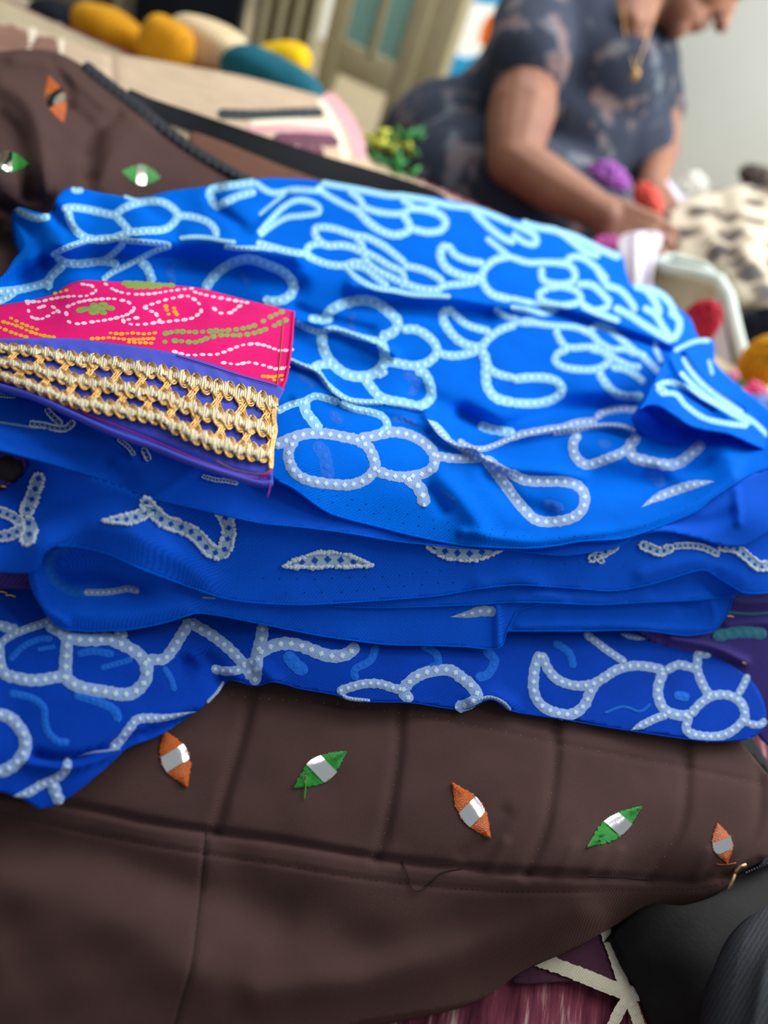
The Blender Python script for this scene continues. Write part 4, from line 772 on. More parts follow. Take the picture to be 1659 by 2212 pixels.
# ------------------------------------------------------------------ pink bandhani piece with gold lace
pp = empty('lace_trimmed_cloth', tuple(V(300, 800, .44)), 'pink bandhani cloth piece with blue band and gold braided lace lying on the saree', 'cloth')
Pk = lambda p: crop(0, 580, p, 2.5136)
PINK = Sheet([(-70, 672), (-10, 661), (20, 656), (70, 648), (119, 634), (140, 619), (165, 608), (191, 605), (255, 609), (310, 610), (374, 616), (438, 624), (533, 648), (600, 664), (634, 673), (636, 682), (628, 751), (617, 819), (606, 845), (517, 822), (438, 794), (338, 770), (223, 754), (147, 746), (0, 746), (-70, 748)],
             [(-60, 665, .150), (0, 662, .153), (119, 634, .157), (191, 606, .160), (374, 616, .164), (533, 648, .168), (636, 676, .168), (628, 751, .174), (606, 840, .178), (438, 790, .178), (223, 750, .174), (0, 740, .168), (300, 680, .172), (150, 680, .168), (480, 720, .174)], 'z', [([(150, 640), (300, 640), (450, 660)], 22, .003)], 6, wr=.0003, seed=5)
pk = PINK.build('pink_panel', M_pink, pp, .0008)
BAND = Sheet([(-70, 728), (0, 731), (147, 731), (223, 739), (338, 755), (438, 779), (517, 807), (608, 836), (602, 870), (594, 960), (589, 1010), (589, 1046), (575, 1050), (557, 1046), (477, 1022), (398, 994), (338, 970), (239, 934), (159, 898), (80, 862), (0, 837), (-70, 822)],
             [(-60, 730, .168), (147, 731, .173), (338, 755, .177), (517, 807, .180), (608, 836, .181), (600, 930, .183), (589, 1044, .180), (-60, 820, .170), (0, 836, .172), (159, 898, .178), (338, 970, .180), (477, 1022, .180), (300, 840, .183), (450, 900, .186), (100, 800, .177)], 'z',
             [([(0, 825), (159, 886), (338, 956), (477, 1008), (580, 1036)], 6, -.0012)] + [([(60 + i * 45, 740 + i * 7), (75 + i * 45, 760 + i * 7)], 9, .0008) for i in range(11)], 6, guard=[], wr=.0003, seed=6)
bd = BAND.build('satin_band', M_satin, pp, .0010)
# cyan check: keep the band above the pink panel
hem('folded_edge', BAND, [(-60, 822), (0, 836), (80, 861), (159, 897), (239, 933), (338, 969), (398, 993), (477, 1021), (557, 1045), (587, 1045)], M_satin, pp, .0016, .0006)
hem('magenta_stitch', BAND, [(-20, 818), (60, 838), (120, 866), (180, 893), (239, 915), (300, 940), (360, 965), (430, 996), (500, 1022), (560, 1034), (588, 1018)], M_magthread, pp, .0004, .0020)
hem('magenta_stitch', BAND, [(560, 1034), (590, 1010), (570, 1030), (583, 1048), (578, 1074)], M_magthread, pp, .0003, .0022)
hem('magenta_stitch', BAND, [(380, 768), (440, 786), (520, 812), (600, 834)], M_magthread, pp, .0003, .0014)
hem('rust_stitch', BAND, [(466, 995), (500, 1012), (540, 1022), (570, 1024), (588, 1014)], M_rust, pp, .0003, .0022)
hem('rust_stitch', PINK, [(612, 690), (608, 740), (602, 800), (597, 838)], M_rust, pk, .0003, .0006)
hem('hem', PINK, [(634, 674), (628, 751), (617, 819), (606, 842)], M_pink, pk, .0009, .0003)
def pdots(lines, mat, size, gap, name, rows=((0, 0),), seed=1, asp=1.5):
    rnd = random.Random(seed); bm = bmesh.new()
    for ln in lines:
        c = catmull(Pk(ln), gap); tg = np.gradient(c, axis=0)
        for (ox, oy) in rows:
            q = c + np.array([ox, oy]); d = PINK.d(q[:, 0], q[:, 1]) - .0004
            for i in range(len(q)):
                a = math.atan2(tg[i][1], tg[i][0]) + rnd.uniform(-.2, .2); s = size * rnd.uniform(.8, 1.15) * (1 - (q[i][1] < 640) * .12); n = 7
                xs = [q[i][0] + (math.cos(t) * s * asp * math.cos(a) - math.sin(t) * s * math.sin(a)) for t in np.linspace(0, 6.283, n, endpoint=False)]
                ys = [q[i][1] + (math.cos(t) * s * asp * math.sin(a) + math.sin(t) * s * math.cos(a)) * .8 for t in np.linspace(0, 6.283, n, endpoint=False)]
                xs = np.array(xs); ys = np.array(ys); dd = PINK.d(xs, ys) - .0001
                ring = [bm.verts.new(v) for v in Pt(xs, ys, dd)]; cc = bm.verts.new(V(q[i][0], q[i][1], d[i]))
                for k in range(n): bm.faces.new((cc, ring[(k + 1) % n], ring[k]))
    return tag(from_bm(name, bm, mat, pk), kind='stuff')
pdots([[(150, 185), (155, 230), (175, 265), (230, 272), (290, 240)], [(150, 178), (210, 180), (280, 165), (340, 155), (400, 150), (470, 148), (520, 120), (500, 95), (450, 85)], [(215, 212), (235, 205)], [(290, 210), (315, 232)],
       [(370, 205), (430, 182), (520, 168), (620, 165), (700, 185), (728, 215), (690, 250), (600, 275), (500, 290), (420, 300), (375, 290), (360, 245), (370, 205)], [(575, 85), (610, 110), (660, 130), (740, 140), (840, 135), (930, 120), (1040, 108)],
       [(790, 205), (860, 182), (940, 160), (1020, 150), (1080, 190), (1092, 230), (1040, 270), (960, 282), (880, 292)], [(790, 215), (850, 250), (865, 285), (790, 302), (710, 302), (670, 285), (740, 268)], [(1060, 128), (1120, 145), (1200, 160), (1280, 175), (1340, 185)], [(1165, 220), (1200, 242), (1250, 240), (1300, 205)],
       [(950, 452), (1020, 470), (1100, 467), (1180, 465), (1250, 440), (1320, 415), (1400, 410), (1460, 425), (1520, 445), (1582, 440)], [(1215, 512), (1290, 520), (1350, 510), (1430, 525), (1500, 545), (1562, 535)]], M_pinkdot, 4.6, 13.5, 'white_dots')
pdots([[(900, 352), (960, 342), (1060, 345), (1140, 340), (1240, 335), (1320, 325), (1380, 310), (1430, 285), (1470, 262), (1530, 235)], [(895, 398), (950, 392), (1060, 400), (1120, 380), (1200, 362), (1300, 362), (1380, 350), (1440, 330), (1490, 310), (1550, 280)]], M_greendot, 7, 15, 'green_dots', asp=1.1)
pdots([[(440, 225), (500, 215), (600, 215)], [(510, 198), (560, 198)], [(510, 236), (560, 240)], [(680, 78), (740, 78), (830, 85), (930, 90)], [(700, 96), (780, 100), (860, 97)]], M_greendot, 8, 13, 'green_dots', asp=1.4)
pdots([[(900, 205), (945, 215)], [(905, 225), (950, 235)], [(915, 248), (960, 250)], [(600, 350), (660, 355), (720, 350), (780, 355), (840, 350)], [(590, 375), (700, 385), (830, 380)], [(500, 380), (560, 378)], [(700, 400), (820, 405)], [(20, 290), (90, 310), (170, 345), (240, 365), (290, 372)], [(0, 320), (60, 345), (140, 372)], [(60, 270), (120, 300), (200, 330)],
       [(1430, 585), (1480, 588), (1530, 580)], [(1490, 605), (1535, 605)], [(300, 135), (360, 118)]], M_amber, 5, 11, 'amber_dots', asp=1.2)
# gold lace: three braids joined by crossing cords
TOPL = catmull([(-30, 738), (0, 739), (80, 745), (151, 756), (225, 764), (298, 777), (370, 790), (438, 808), (500, 822), (557, 838), (601, 858)], 2)
BOTL = catmull([(-30, 812), (0, 823), (80, 854), (159, 886), (239, 902), (300, 915), (338, 922), (398, 954), (477, 986), (537, 1000), (587, 1004)], 2)
def lace(u, v):
    a = TOPL[np.clip((u * (len(TOPL) - 1)).astype(int), 0, len(TOPL) - 1)]; b = BOTL[np.clip((u * (len(BOTL) - 1)).astype(int), 0, len(BOTL) - 1)]
    return a + (b - a) * v[:, None]
def lp(us, vs, lift):
    q = lace(np.asarray(us, float), np.asarray(vs, float)); d = BAND.d(q[:, 0], q[:, 1]) - np.asarray(lift); return [Vector(p) for p in Pt(q[:, 0], q[:, 1], d)]
rows = (.14, .50, .85); NP = 13.0
for ri, vc in enumerate(rows):
    us = np.linspace(0, 1, 620); ph = ri * 2.1
    for sgn in (1, -1):
        bm = bmesh.new()
        for s in range(3):
            off = (s - 1) * .030; sn = np.sin(us * NP * 6.283 + ph)
            vs = vc + sgn * (.095 + off) * np.sign(sn) * np.abs(sn) ** .55
            tube(bm, lp(us + off * .10, vs, .0021 + .0008 * sgn * np.cos(us * NP * 6.283 + ph)), .00058, 5)
        from_bm('gold_cord', bm, M_gold, bd)
    bm = bmesh.new(); rnd = random.Random(ri)
    for k in range(130):
        u = k / 130; c_ = math.sin(u * NP * 12.566 + 2 * ph)
        w_ = .088 * (.72 + .28 * c_) * rnd.uniform(.85, 1.1); cv = vc + .018 * math.sin(u * NP * 6.283 + ph + 1)
        vv = np.linspace(cv - w_, cv + w_, 6); uu = np.full(6, u) + np.linspace(-.0018, .0018, 6) * rnd.uniform(-1, 1)
        tube(bm, lp(uu, vv, .0016 + rnd.uniform(0, .0009) + .0014 * np.sqrt(np.clip(1 - np.linspace(-1, 1, 6) ** 2, 0, 1))), .00070, 5)
    tag(from_bm('braid_wrap', bm, M_zari, bd), 'cream metallic braid wrapping', kind='stuff')
bm = bmesh.new()
for gi, (va, vb) in enumerate(((.16, .46), (.52, .82))):
    for k in range(12):
        for dr in (0, 1):
            u0 = (k + .3 * gi) / 11.5 - .02; u1 = u0 + .06; a, b = (va, vb) if dr == 0 else (vb, va); t = np.linspace(0, 1, 16)
            for s in range(3):
                off = (s - 1) * .008; sm = t * t * (3 - 2 * t)
                uu = np.clip(u0 + (u1 - u0) * t + off, 0, 1); tube(bm, lp(uu, a + (b - a) * sm, .0010 + .0006 * dr + .0004 * np.sin(t * 3.14)), .00050, 5)
from_bm('crossing_cord', bm, M_gold, bd)
bm = bmesh.new()
for s in range(3): tube(bm, on(BAND, [(598 - s * 3, 860), (594 - s * 3, 900), (597 - s * 3, 930), (590 - s * 3, 965), (588 - s * 3, 1004), (586 - s, 1014)], 4, .0022), .0007, 5)
from_bm('end_cord', bm, M_gold, bd)

# ------------------------------------------------------------------ black things, lower right
M_blk2 = plain('black_canvas', (24, 22, 22), .85, .2, 60); M_gry = cloth('charcoal_cloth', (52, 54, 58), 600, .9, .2, None, .3, .1)
BB = Sheet([(1300, 2040), (1395, 1958), (1480, 1955), (1560, 1925), (1620, 1860), (1800, 1780), (1800, 2400), (1480, 2400), (1430, 2260), (1400, 2160), (1360, 2090), (1325, 2030)], [(1400, 1960, .028), (1325, 2030, .012), (1370, 2110, .014), (1430, 2240, .012), (1500, 2000, .045), (1560, 2150, .055), (1700, 1850, .035), (1700, 2100, .06), (1600, 2300, .05)], 'z', step=10, wr=.001)
tag(BB.build('shoulder_bag', M_blk2, None, .001, skirt=(.003, None)), 'black soft bag on the bed beside the brown bag, bottom right', 'bag')
GB = Sheet([(1560, 2250), (1575, 2150), (1600, 2040), (1640, 1975), (1700, 1940), (1800, 1950), (1800, 2400), (1560, 2400)], [(1560, 2250, .070), (1600, 2040, .072), (1640, 1975, .07), (1700, 2100, .09), (1640, 2250, .085), (1780, 2000, .08)], 'z', [([(1620, 2250), (1660, 2080), (1720, 1990)], 16, .005)], 9)
tag(GB.build('charcoal_cloth', M_gry, None, .001, skirt=(.05, None)), 'charcoal grey cloth heaped on the black bag', 'cloth')

# ------------------------------------------------------------------ comforter and cushions, upper left
M_comf = cloth('beige_fleece', (192, 168, 142), 300, .95, .4, None, .4, .06)
M_ctan = cloth('brown_print_fleece', (132, 98, 84), 300, .95, .4, None, .4, .15); M_cwhite = cloth('cream_fleece', (226, 214, 190), 300, .95, .3, None, .3, .05)
M_cdark = cloth('charcoal_fleece', (52, 58, 62), 300, .95, .3, None, .3, .05); M_cpink = cloth('pink_fleece', (206, 152, 156), 300, .95, .3, None, .3, .05); M_cplum = cloth('plum_fleece', (98, 62, 76), 300, .95, .3, None, .3, .05)
CF = Sheet([(-120, 30), (0, 45), (80, 66), (150, 88), (210, 108), (330, 128), (420, 145), (520, 163), (620, 188), (690, 208), (735, 240), (775, 290), (798, 345), (860, 420), (600, 380), (300, 280), (-120, 180)],
           [(-100, 40, .105), (80, 66, .105), (210, 108, .105), (420, 145, .10), (620, 188, .09), (735, 240, .07), (798, 345, .03), (200, 180, .115), (500, 230, .11), (680, 290, .095), (760, 380, .03), (0, 150, .115), (600, 260, .11)], 'z', [([(240, 125), (245, 200)], 8, -.004), ([(690, 215), (740, 300)], 14, .004)], 8, wr=.0015, seed=8)
cf = tag(CF.build('comforter', M_comf, None, .003, skirt=(.004, None)), 'thick beige comforter with pink, charcoal and plum bands behind the bag', 'blanket')
for mat, it in ((M_ctan, [([(-100, 75), (0, 88), (66, 100)], 75), ([(66, 98), (128, 112)], 55)]), (M_cwhite, [([(72, 60), (66, 90), (60, 118)], 17), ([(134, 82), (130, 105), (126, 130)], 15), ([(690, 214), (712, 250), (735, 300), (748, 345)], 20), ([(540, 266), (620, 262), (725, 268)], 16)]),
                (M_cdark, [([(470, 246), (560, 248), (640, 244), (700, 242)], 24)]), (M_cpink, [([(700, 205), (735, 240), (765, 290), (778, 345)], 34), ([(530, 281), (620, 278), (728, 282)], 16)]), (M_cplum, [([(590, 302), (660, 300), (735, 305)], 30), ([(640, 325), (700, 330)], 30)])):
    strips_each('printed_stripe', CF, it, mat, cf, .0008, seed=2)

def cushion(name, cx, cy, d, sx, sy, sz, mat, label, cat='cushion', rot=(0, 0, 0), p=2.6, wr=.06, seed=0, group=None):
    bm = bmesh.new(); bmesh.ops.create_icosphere(bm, subdivisions=4, radius=1)
    for v in bm.verts:
        c = v.co; r = (abs(c.x) ** p + abs(c.y) ** p + abs(c.z) ** p) ** (-1 / p); n = noise.noise(c * 1.7 + Vector((seed, 0, 0)))
        v.co = Vector((c.x * r * sx, c.y * r * sy, c.z * r * sz)) * (1 + wr * n)
    o = from_bm(name, bm, mat); o.location = V(cx, cy, d); o.rotation_euler = rot
    return tag(o, label, cat, group)
M_must = cloth('mustard_velvet', (212, 146, 20), 200, .8, .5, lin((255, 200, 80)), .4, .1); M_yel = cloth('yellow_velvet', (240, 190, 16), 200, .8, .5, None, .4, .06)
M_crm = cloth('cream_blanket', (226, 200, 160), 200, .95, .4, None, .5, .08); M_tealc = cloth('teal_velvet', (22, 92, 108), 200, .85, .4, None, .4, .1); M_nav = cloth('navy_velvet', (22, 26, 38), 200, .9, .2, None, .3, .1)
k = 1.25 / F
cushion('cushion', 232, 72, 1.25, 80 * k, 50 * k, 48 * k, M_must, 'mustard bolster cushion left of the cream blanket roll', rot=(0, .0, .1), seed=1)
cushion('cushion', 360, 100, 1.2, 56 * k, 45 * k, 52 * k, M_must, 'mustard round cushion at the near end of the cream roll', seed=2, rot=(0, .1, .2))
cushion('blanket_roll', 448, 97, 1.25, 88 * k, 50 * k, 46 * k, M_crm, 'cream blanket rolled up between mustard and teal cushions', 'blanket', seed=3, p=3, wr=.09)
cushion('cushion', 605, 135, 1.3, 70 * k, 48 * k, 40 * k, M_yel, 'bright yellow cushion behind the teal cushion', seed=4, rot=(0, -.45, 0))
cushion('cushion', 590, 178, 1.2, 112 * k, 55 * k, 48 * k, M_tealc, 'dark teal cushion below the bright yellow one', seed=5, rot=(0, .05, 0))
cushion('cushion', 122, 50, 1.25, 58 * k, 50 * k, 40 * k, M_nav, 'navy cushion at far left beside mustard bolster', seed=6)

# green leaves by the comforter
gp = empty('artificial_leaves', tuple(V(850, 350, 1.25)), 'cluster of green and yellow artificial leaves between comforter and woman', 'leaves')
M_leaf = plain('green_leaf', (48, 128, 60), .6, .3, 40); M_leafy = plain('yellow_leaf', (196, 196, 70), .6, .2, 40)
rnd = random.Random(9)
for i in range(34):
    cx, cy = rnd.uniform(800, 905), rnd.uniform(285, 385); dd = 1.22 + rnd.uniform(-.05, .05); a = rnd.uniform(0, 6.28); Lh = rnd.uniform(16, 30); bm = bmesh.new(); pv = []
    for s, w_ in ((-1, 0), (-.5, .34), (0, .42), (.5, .3), (1, 0)):
        for sd in ((-1, 0, 1) if w_ else (0,)):
            pv.append((s, sd, bm.verts.new(V(cx + math.cos(a) * s * Lh - math.sin(a) * sd * w_ * Lh * .8, cy + math.sin(a) * s * Lh + math.cos(a) * sd * w_ * Lh * .8, dd + .012 * abs(sd) + .02 * s * s))))
    g = [[q[2] for q in pv if q[0] == s] for s in (-1, -.5, 0, .5, 1)]
    for r0, r1 in zip(g[:-1], g[1:]):
        if len(r0) == 1: bm.faces.new((r0[0], r1[0], r1[1])); bm.faces.new((r0[0], r1[1], r1[2]))
        elif len(r1) == 1: bm.faces.new((r0[0], r1[0], r0[1])); bm.faces.new((r0[1], r1[0], r0[2]))
        else: bm.faces.new((r0[0], r1[0], r1[1], r0[1])); bm.faces.new((r0[1], r1[1], r1[2], r0[2]))
    from_bm('leaf', bm, M_leafy if (cy < 320 and cx < 830) or i % 6 == 0 else M_leaf, gp)

# ------------------------------------------------------------------ woman
M_skin = Mat('skin', .55, .35); v = M_skin.coord()
M_skin.color(M_skin.ramp(M_skin.noise(v, 12, 3), [(.3, lin((138, 92, 74))), (.7, lin((164, 116, 92)))])); M_skin.b.inputs['Subsurface Weight'].default_value = .12
M_skin.b.inputs['Subsurface Radius'].default_value = (.02, .008, .005); M_skin.bump(M_skin.noise(v, 300), .1, .001)
M_kur = Mat('floral_kurta', .85, .2); v = M_kur.coord()
n1 = M_kur.noise(v, 17, 4, rough=.55); n2 = M_kur.noise(v, 9, 2)
fl = M_kur.ramp(n1, [(.54, (0, 0, 0, 1)), (.60, (1, 1, 1, 1))]); fc = M_kur.ramp(n2, [(.4, lin((124, 102, 98))), (.6, lin((104, 112, 120)))])
M_kur.color(M_kur.mix(fl, lin((50, 57, 72)), fc)); M_kur.bump(M_kur.noise(v, 200), .2, .001); M_kur.sheen(.3, lin((120, 130, 150)))
def ell(bm, c, r, rot=None):
    m = Matrix.Translation(Vector(c)) @ (rot or Matrix.Identity(4)) @ Matrix.Diagonal((r[0], r[1], r[2], 1)); bmesh.ops.create_icosphere(bm, subdivisions=3, radius=1, matrix=m)
def cap(bm, a, b, ra, rb, n=10):
    a = Vector(a); b = Vector(b); ln = (b - a).length; k_ = max(2, int(ln / (min(ra, rb) * .35)) + 1)
    for i in range(k_ + 1):
        t = i / k_; r = ra + (rb - ra) * t; bmesh.ops.create_icosphere(bm, subdivisions=2, radius=r, matrix=Matrix.Translation(a.lerp(b, t)))
def remesh(name, bm, mat, parent, vox, smooth=6):
    o = from_bm(name, bm, mat, parent); r = o.modifiers.new('r', 'REMESH'); r.mode = 'VOXEL'; r.voxel_size = vox; r.use_smooth_shade = True
    s = o.modifiers.new('s', 'SMOOTH'); s.iterations = smooth; s.factor = .5; return o
wm = empty('person', tuple(V(1050, 440, 1.6)), 'woman in dark floral short sleeved kurta leaning right and sorting clothes', 'person')
bm = bmesh.new()
# torso core, neck
cap(bm, V(1190, 220, 1.60), V(1290, 90, 1.60), .07, .07); cap(bm, V(1345, 70, 1.53), V(1385, 10, 1.50), .045, .050); cap(bm, V(1385, 10, 1.50), V(1470, -50, 1.50), .05, .055)
# head
Rv, Uv, Fv = Vector(RI), Vector(UP), Vector(fw); ax = (Rv * .88 + Uv * .47).normalized(); nf = (Rv * .47 - Uv * .88).normalized(); wd_ = -Fv
HC = V(1512, -62, 1.49); HR = Matrix((ax, nf, wd_)).transposed().to_4x4()
def hp(a, b, c): return HC + ax * a + nf * b + wd_ * c
ell(bm, HC, (.108, .092, .076), HR); ell(bm, hp(-.065, .052, 0), (.045, .040, .048), HR); ell(bm, hp(-.088, .078, 0), (.022, .018, .024), HR)
cap(bm, hp(.025, .088, 0), hp(-.012, .116, 0), .008, .0125); ell(bm, hp(-.012, .105, .012), (.009, .010, .009), HR); ell(bm, hp(-.012, .105, -.012), (.009, .010, .009), HR)
ell(bm, hp(-.040, .094, 0), (.0075, .010, .022), HR); ell(bm, hp(-.056, .092, 0), (.0085, .010, .019), HR); ell(bm, hp(-.02, .06, .045), (.035, .025, .022), HR); ell(bm, hp(-.02, .06, -.045), (.035, .025, .022), HR)
ell(bm, hp(.035, .083, .03), (.012, .01, .022), HR); ell(bm, hp(0, -.01, .076), (.028, .016, .008), HR)
# near arm
sh = V(1138, 175, 1.42); el = V(1108, 345, 1.33); wr_ = V(1305, 465, 1.28)
cap(bm, sh, V(1125, 250, 1.36), .058, .063); cap(bm, V(1125, 250, 1.36), el, .063, .047); cap(bm, el, V(1190, 400, 1.31), .046, .044); cap(bm, V(1190, 400, 1.31), wr_, .043, .030)
def hand(bm, w, dirv, side, palmn, s=1.0, curl=.6, spread_=.02):
    dirv = dirv.normalized(); side = (side - dirv * side.dot(dirv)).normalized(); pn = dirv.cross(side).normalized()
    if pn.dot(palmn) < 0: pn = -pn
    for q in (-.027, -.009, .009, .027): cap(bm, w + side * q * .7 * s, w + dirv * .075 * s + side * q * s, .016 * s, .0135 * s)
    for i, (q, ln) in enumerate(((-.030, .062), (-.011, .075), (.010, .070), (.029, .056))):
        b0 = w + dirv * .078 * s + side * q * s; a_ = 0; d_ = dirv; r = .0098 * s; pt = b0
        for seg, fr in enumerate((.45, .32, .23)):
            a_ += curl * (.5 + .35 * seg); dd = (dirv * math.cos(a_) + pn * math.sin(a_) + side * (q * 1.2)).normalized(); nx = pt + dd * ln * fr * s; cap(bm, pt, nx, r, r * .9); pt = nx; r *= .9
    t0 = w + dirv * .02 * s - side * .026 * s; t1 = t0 + (dirv * .6 - side * .75 + pn * .35).normalized() * .038 * s; t2 = t1 + (dirv * .9 - side * .1 + pn * .5).normalized() * .030 * s
    cap(bm, t0, t1, .014 * s, .0115 * s); cap(bm, t1, t2, .011 * s, .0095 * s)
hand(bm, wr_, V(1400, 512, 1.27) - wr_, Uv, Fv + Rv * .5 - Uv * .4, 1.02, .55)
# far arm
el2 = V(1425, 330, 1.62); w2 = V(1405, 405, 1.50)
cap(bm, V(1420, 230, 1.62), el2, .050, .040); cap(bm, el2, w2, .038, .027); hand(bm, w2, V(1440, 470, 1.46) - w2, Rv, -Fv - Rv * .3, .95, .7)
remesh('body', bm, M_skin.m, wm, .0042, 5)
bm = bmesh.new()
ell(bm, V(1005, 345, 1.62), (.19, .18, .15)); ell(bm, V(1050, 430, 1.55), (.2, .2, .13)); ell(bm, V(1180, 430, 1.52), (.24, .2, .10))
ell(bm, V(1010, 420, 1.50), (.16, .14, .14)); ell(bm, V(1130, 490, 1.48), (.20, .12, .14)); ell(bm, V(1260, 540, 1.48), (.16, .12, .12)); ell(bm, V(960, 330, 1.55), (.11, .12, .12))
cap(bm, V(1030, 320, 1.60), V(1130, 235, 1.58), .135, .135); cap(bm, V(1130, 235, 1.58), V(1210, 110, 1.56), .14, .145); cap(bm, V(1230, 300, 1.60), V(1300, 150, 1.60), .15, .135)
cap(bm, V(1160, 60, 1.50), V(1350, 70, 1.62), .095, .085); ell(bm, V(1300, 175, 1.52), (.12, .09, .11)); ell(bm, V(1370, 180, 1.60), (.085, .09, .11))
cap(bm, V(1150, 60, 1.46), V(1140, 135, 1.40), .082, .080); cap(bm, V(1400, 130, 1.62), V(1418, 235, 1.63), .062, .062)
cap(bm, V(1250, 330, 1.62), V(1330, 300, 1.62), .13, .12); ell(bm, V(1230, 10, 1.56), (.14, .1, .08))
kur = remesh('kurta', bm, M_kur.m, wm, .009, 8)
# open neck of the kurta showing skin, with a fine chain and pendant
NK = Sheet([(1338, -20), (1425, -20), (1415, 40), (1395, 90), (1368, 136), (1350, 110), (1342, 60)], [(0, 0, 1.38)], 'd', step=6)
NK.f = TPS([(1340, 0), (1420, 0), (1368, 130), (1345, 70), (1400, 60), (1375, 40)], [1.425, 1.42, 1.435, 1.43, 1.43, 1.405])
NK.build('neck_skin', M_skin.m, wm, .004)
hem('necklace', NK, [(1345, 10), (1350, 70), (1366, 128), (1372, 150), (1385, 120), (1405, 60), (1418, 10)], M_gold, wm, .0009, .008)
pn_ = bmesh.new(); ell(pn_, V(1372, 162, 1.41), (.007, .004, .010)); from_bm('pendant', pn_, M_gold, wm)
hb = bmesh.new(); ell(hb, hp(.03, -.03, 0), (.105, .088, .083), HR); ell(hb, hp(-.01, -.12, 0), (.05, .045, .045), HR); from_bm('hair', hb, plain('black_hair', (26, 22, 22), .6), wm)

# ------------------------------------------------------------------ clothes being sorted and things at right
def crumple(name, cx, cy, d, sx, sy, sz, mat, label, cat='cloth', seed=0, amp=.35, fr=2.2, rot=(0, 0, 0), group=None):
    bm = bmesh.new(); bmesh.ops.create_icosphere(bm, subdivisions=5, radius=1)
    for v in bm.verts:
        c = v.co.copy(); n = noise.noise(c * fr + Vector((seed * 7, 0, 0))) + .5 * noise.noise(c * fr * 2.3 + Vector((0, seed * 5, 0)))
        r = 1 + amp * (1 - 2 * abs(n)); v.co = Vector((c.x * sx, c.y * sy, c.z * sz)) * r
    o = from_bm(name, bm, mat); o.location = V(cx, cy, d); o.rotation_euler = rot; return tag(o, label, cat, group)
M_lav = cloth('lavender_white_cloth', (216, 208, 222), 300, .9, .3, None, .3, .04); M_vio = cloth('violet_cloth', (158, 92, 172), 300, .9, .3, None, .3, .12); M_coral = cloth('coral_cloth', (244, 104, 92), 300, .9, .4, None, .3, .08)
M_mag = cloth('magenta_cloth', (190, 90, 160), 300, .9, .3, None, .3, .1)
j = 1.3 / F
HC1 = Sheet([(1335, 520), (1378, 500), (1430, 508), (1415, 560), (1402, 625), (1375, 660), (1352, 610)], [(1335, 520, 1.20), (1430, 508, 1.22), (1375, 660, 1.14), (1385, 560, 1.16)], 'd', [([(1375, 500), (1370, 650)], 10, .014), ([(1400, 510), (1392, 620)], 7, -.012)], 7, wr=.003)
tag(HC1.build('white_cloth', M_lav, None, .006), 'lavender white cloth hanging from her near hand', 'cloth')
HC2 = Sheet([(1398, 372), (1420, 366), (1450, 392), (1482, 424), (1520, 408), (1532, 440), (1508, 500), (1478, 530), (1440, 545), (1395, 525), (1372, 480), (1345, 440), (1372, 420), (1402, 430)], [(1400, 372, 1.54), (1520, 410, 1.56), (1440, 545, 1.46), (1345, 440, 1.50), (1450, 460, 1.48)], 'd', [([(1420, 380), (1440, 450), (1420, 530)], 12, .02), ([(1490, 430), (1470, 500)], 9, .018), ([(1400, 470), (1460, 500), (1500, 480)], 8, -.015)], 7, wr=.005)
tag(HC2.build('white_cloth', M_lav, None, .006), 'white crumpled cloth held up between her hands', 'cloth')
crumple('violet_cloth', 1312, 385, 1.42, 44 * j, 30 * j, 28 * j, M_vio, 'violet cloth bunched behind her forearm', seed=3)
crumple('coral_cloth', 1400, 432, 1.33, 34 * j, 20 * j, 20 * j, M_coral, 'coral pink cloth between her two hands', seed=4, rot=(0, .5, 0))
crumple('magenta_cloth', 1330, 545, 1.22, 40 * j, 30 * j, 22 * j, M_mag, 'magenta violet cloth under her near wrist', seed=5)
crumple('white_cloth', 1487, 415, 1.55, 34 * j, 26 * j, 40 * j, plain('white_knit', (236, 238, 226), .9), 'small white cloth at the far side by the wall', seed=6)
M_leo = Mat('spotted_fabric', .9, .2); v = M_leo.coord(); vo = M_leo.node('ShaderNodeTexVoronoi'); vo.inputs['Scale'].default_value = 19; M_leo.link(M_leo.mix(.04, v, M_leo.noise(v, 20, 2, 'Color')), vo.inputs['Vector'])
M_leo.color(M_leo.ramp(vo.outputs['Distance'], [(.26, lin((84, 80, 80))), (.42, lin((140, 126, 106))), (.5, lin((206, 194, 172)))])); M_leo.bump(M_leo.noise(v, 200), .3, .002)
LEO = Sheet([(1440, 470), (1480, 430), (1530, 415), (1600, 400), (1659, 410), (1760, 420), (1760, 760), (1659, 720), (1620, 700), (1580, 650), (1540, 600), (1480, 560), (1430, 530)], [(1440, 500, 1.34), (1530, 415, 1.46), (1660, 410, 1.45), (1659, 720, 1.16), (1540, 600, 1.22), (1600, 550, 1.22), (1480, 560, 1.28), (1760, 600, 1.2)], 'd', [([(1500, 440), (1540, 520), (1600, 640)], 26, .016), ([(1600, 420), (1620, 560), (1659, 700)], 26, .014), ([(1560, 430), (1580, 560)], 14, -.01)], 9, wr=.005, seed=3)
tag(LEO.build('spotted_fabric', M_leo.m, None, .01, skirt=(FL + .003, None)), 'cream fabric with grey brown leopard spots heaped at right', 'fabric')
crumple('dark_cloth', 1640, 385, 1.5, 42 * j, 30 * j, 22 * j, plain('dark_spotted', (96, 84, 78), .9, .3, 30), 'dark spotted bundle on top of the leopard fabric', seed=8)
crumple('grey_cloth', 1600, 470, 1.52, 60 * j, 30 * j, 60 * j, plain('grey_fleece', (150, 156, 166), .9), 'grey cloth behind the leopard spotted fabric', seed=9)
crumple('navy_cloth', 1640, 740, 1.12, 52 * j, 30 * j, 60 * j, M_nav, 'navy cloth under the leopard spotted fabric', seed=10, amp=.2)
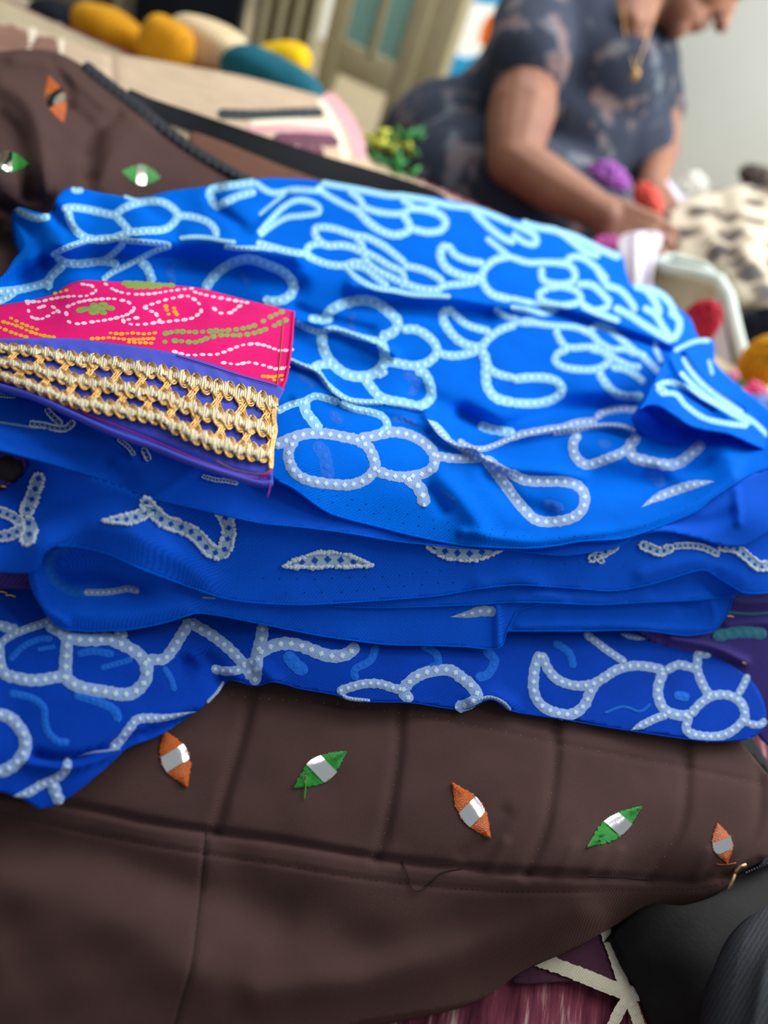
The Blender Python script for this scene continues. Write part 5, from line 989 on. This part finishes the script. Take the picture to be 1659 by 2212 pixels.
# white rimmed storage box
sb = empty('storage_box', tuple(V(1500, 720, 1.12)), 'white fabric storage box with pale piped rim beside the saree', 'box')
M_rim = plain('pale_piping', (216, 230, 220), .6, .04); M_cardc = plain('cream_panel', (210, 200, 172), .8, .05); M_greyp = plain('grey_panel', (168, 164, 162), .7, .05)
bm = bmesh.new(); tube(bm, [V(*p) for p in ((1405, 568, 1.20), (1440, 578, 1.17), (1500, 590, 1.14), (1552, 606, 1.11), (1572, 640, 1.10), (1590, 720, 1.08), (1612, 800, 1.06), (1628, 880, 1.04))], .010, 10); tube(bm, [V(*p) for p in ((1405, 568, 1.20), (1450, 555, 1.27), (1520, 575, 1.22), (1552, 606, 1.11))], .007, 8)
from_bm('piped_rim', bm, M_rim, sb)
def plate(name, pts, mat, parent, th=.008):
    bm = bmesh.new(); a = [bm.verts.new(V(*p)) for p in pts]; b = [bm.verts.new(V(p[0], p[1], p[2] + th)) for p in pts]; n = len(pts)
    bm.faces.new(a); bm.faces.new(b[::-1])
    for i in range(n): bm.faces.new((a[i], b[i], b[(i + 1) % n], a[(i + 1) % n]))
    bmesh.ops.recalc_face_normals(bm, faces=bm.faces[:]); return from_bm(name, bm, mat, parent, False)
plate('side_panel', [(1412, 572, 1.195), (1552, 608, 1.115), (1560, 880, 1.08), (1440, 880, 1.12)], M_cardc, sb)
plate('front_panel', [(1553, 610, 1.114), (1628, 882, 1.045), (1600, 900, 1.05), (1545, 880, 1.075)], M_greyp, sb)
plate('inner_panel', [(1490, 690, 1.09), (1552, 640, 1.09), (1600, 880, 1.04), (1530, 900, 1.05)], M_greyp, sb)
crumple('crimson_cloth', 1510, 700, 1.05, 30 * j, 20 * j, 42 * j, cloth('crimson_cloth_mat', (184, 40, 62), 300, .8), 'crimson cloth tucked against the storage box', seed=11, amp=.15)
crumple('mustard_pouch', 1650, 782, 1.02, 44 * j * .8, 30 * j, 58 * j * .8, M_must, 'mustard pouch at the right edge above pink flowers', 'pouch', seed=12, amp=.12)
gl = empty('flower_garland', tuple(V(1600, 845, 1.0)), 'pink artificial flowers with green leaves behind the rolled saree corner', 'flowers')
M_pf = plain('hot_pink_flower', (242, 60, 120), .4, .15, 60, spec=.6); M_pf2 = plain('light_pink_flower', (246, 150, 180), .5, .1, 60)
for i, (x, y, r, m_) in enumerate(((1585, 812, 13, M_pf2), (1555, 820, 8, M_pf), (1604, 850, 16, M_pf), (1630, 838, 17, M_pf), (1652, 852, 15, M_pf2), (1580, 845, 11, M_leaf), (1568, 832, 10, M_leaf), (1600, 830, 10, M_leaf), (1625, 858, 12, M_pf))):
    bm = bmesh.new(); c = V(x, y, 1.0); R_ = r / F
    for t in range(5):
        a = t * 1.2566 + i; ell(bm, c + (Rv * math.cos(a) + Uv * math.sin(a)) * R_ * .5, (R_ * .62, R_ * .5, R_ * .5))
    ell(bm, c - Fv * R_ * .5, (R_ * .3,) * 3); from_bm('leaf' if m_ is M_leaf else 'flower', bm, m_, gl)
crumple('denim_cloth', 1650, 905, .95, 62 * .95 / F, 40 * j, 36 * .95 / F, cloth('denim_blue_cloth', (88, 116, 176), 300, .9), 'faded blue denim cloth below the pink flowers', seed=13, amp=.2)

for o in D.objects:
    if o.name.startswith('reverse_stitching'): o['kind'] = 'stuff'
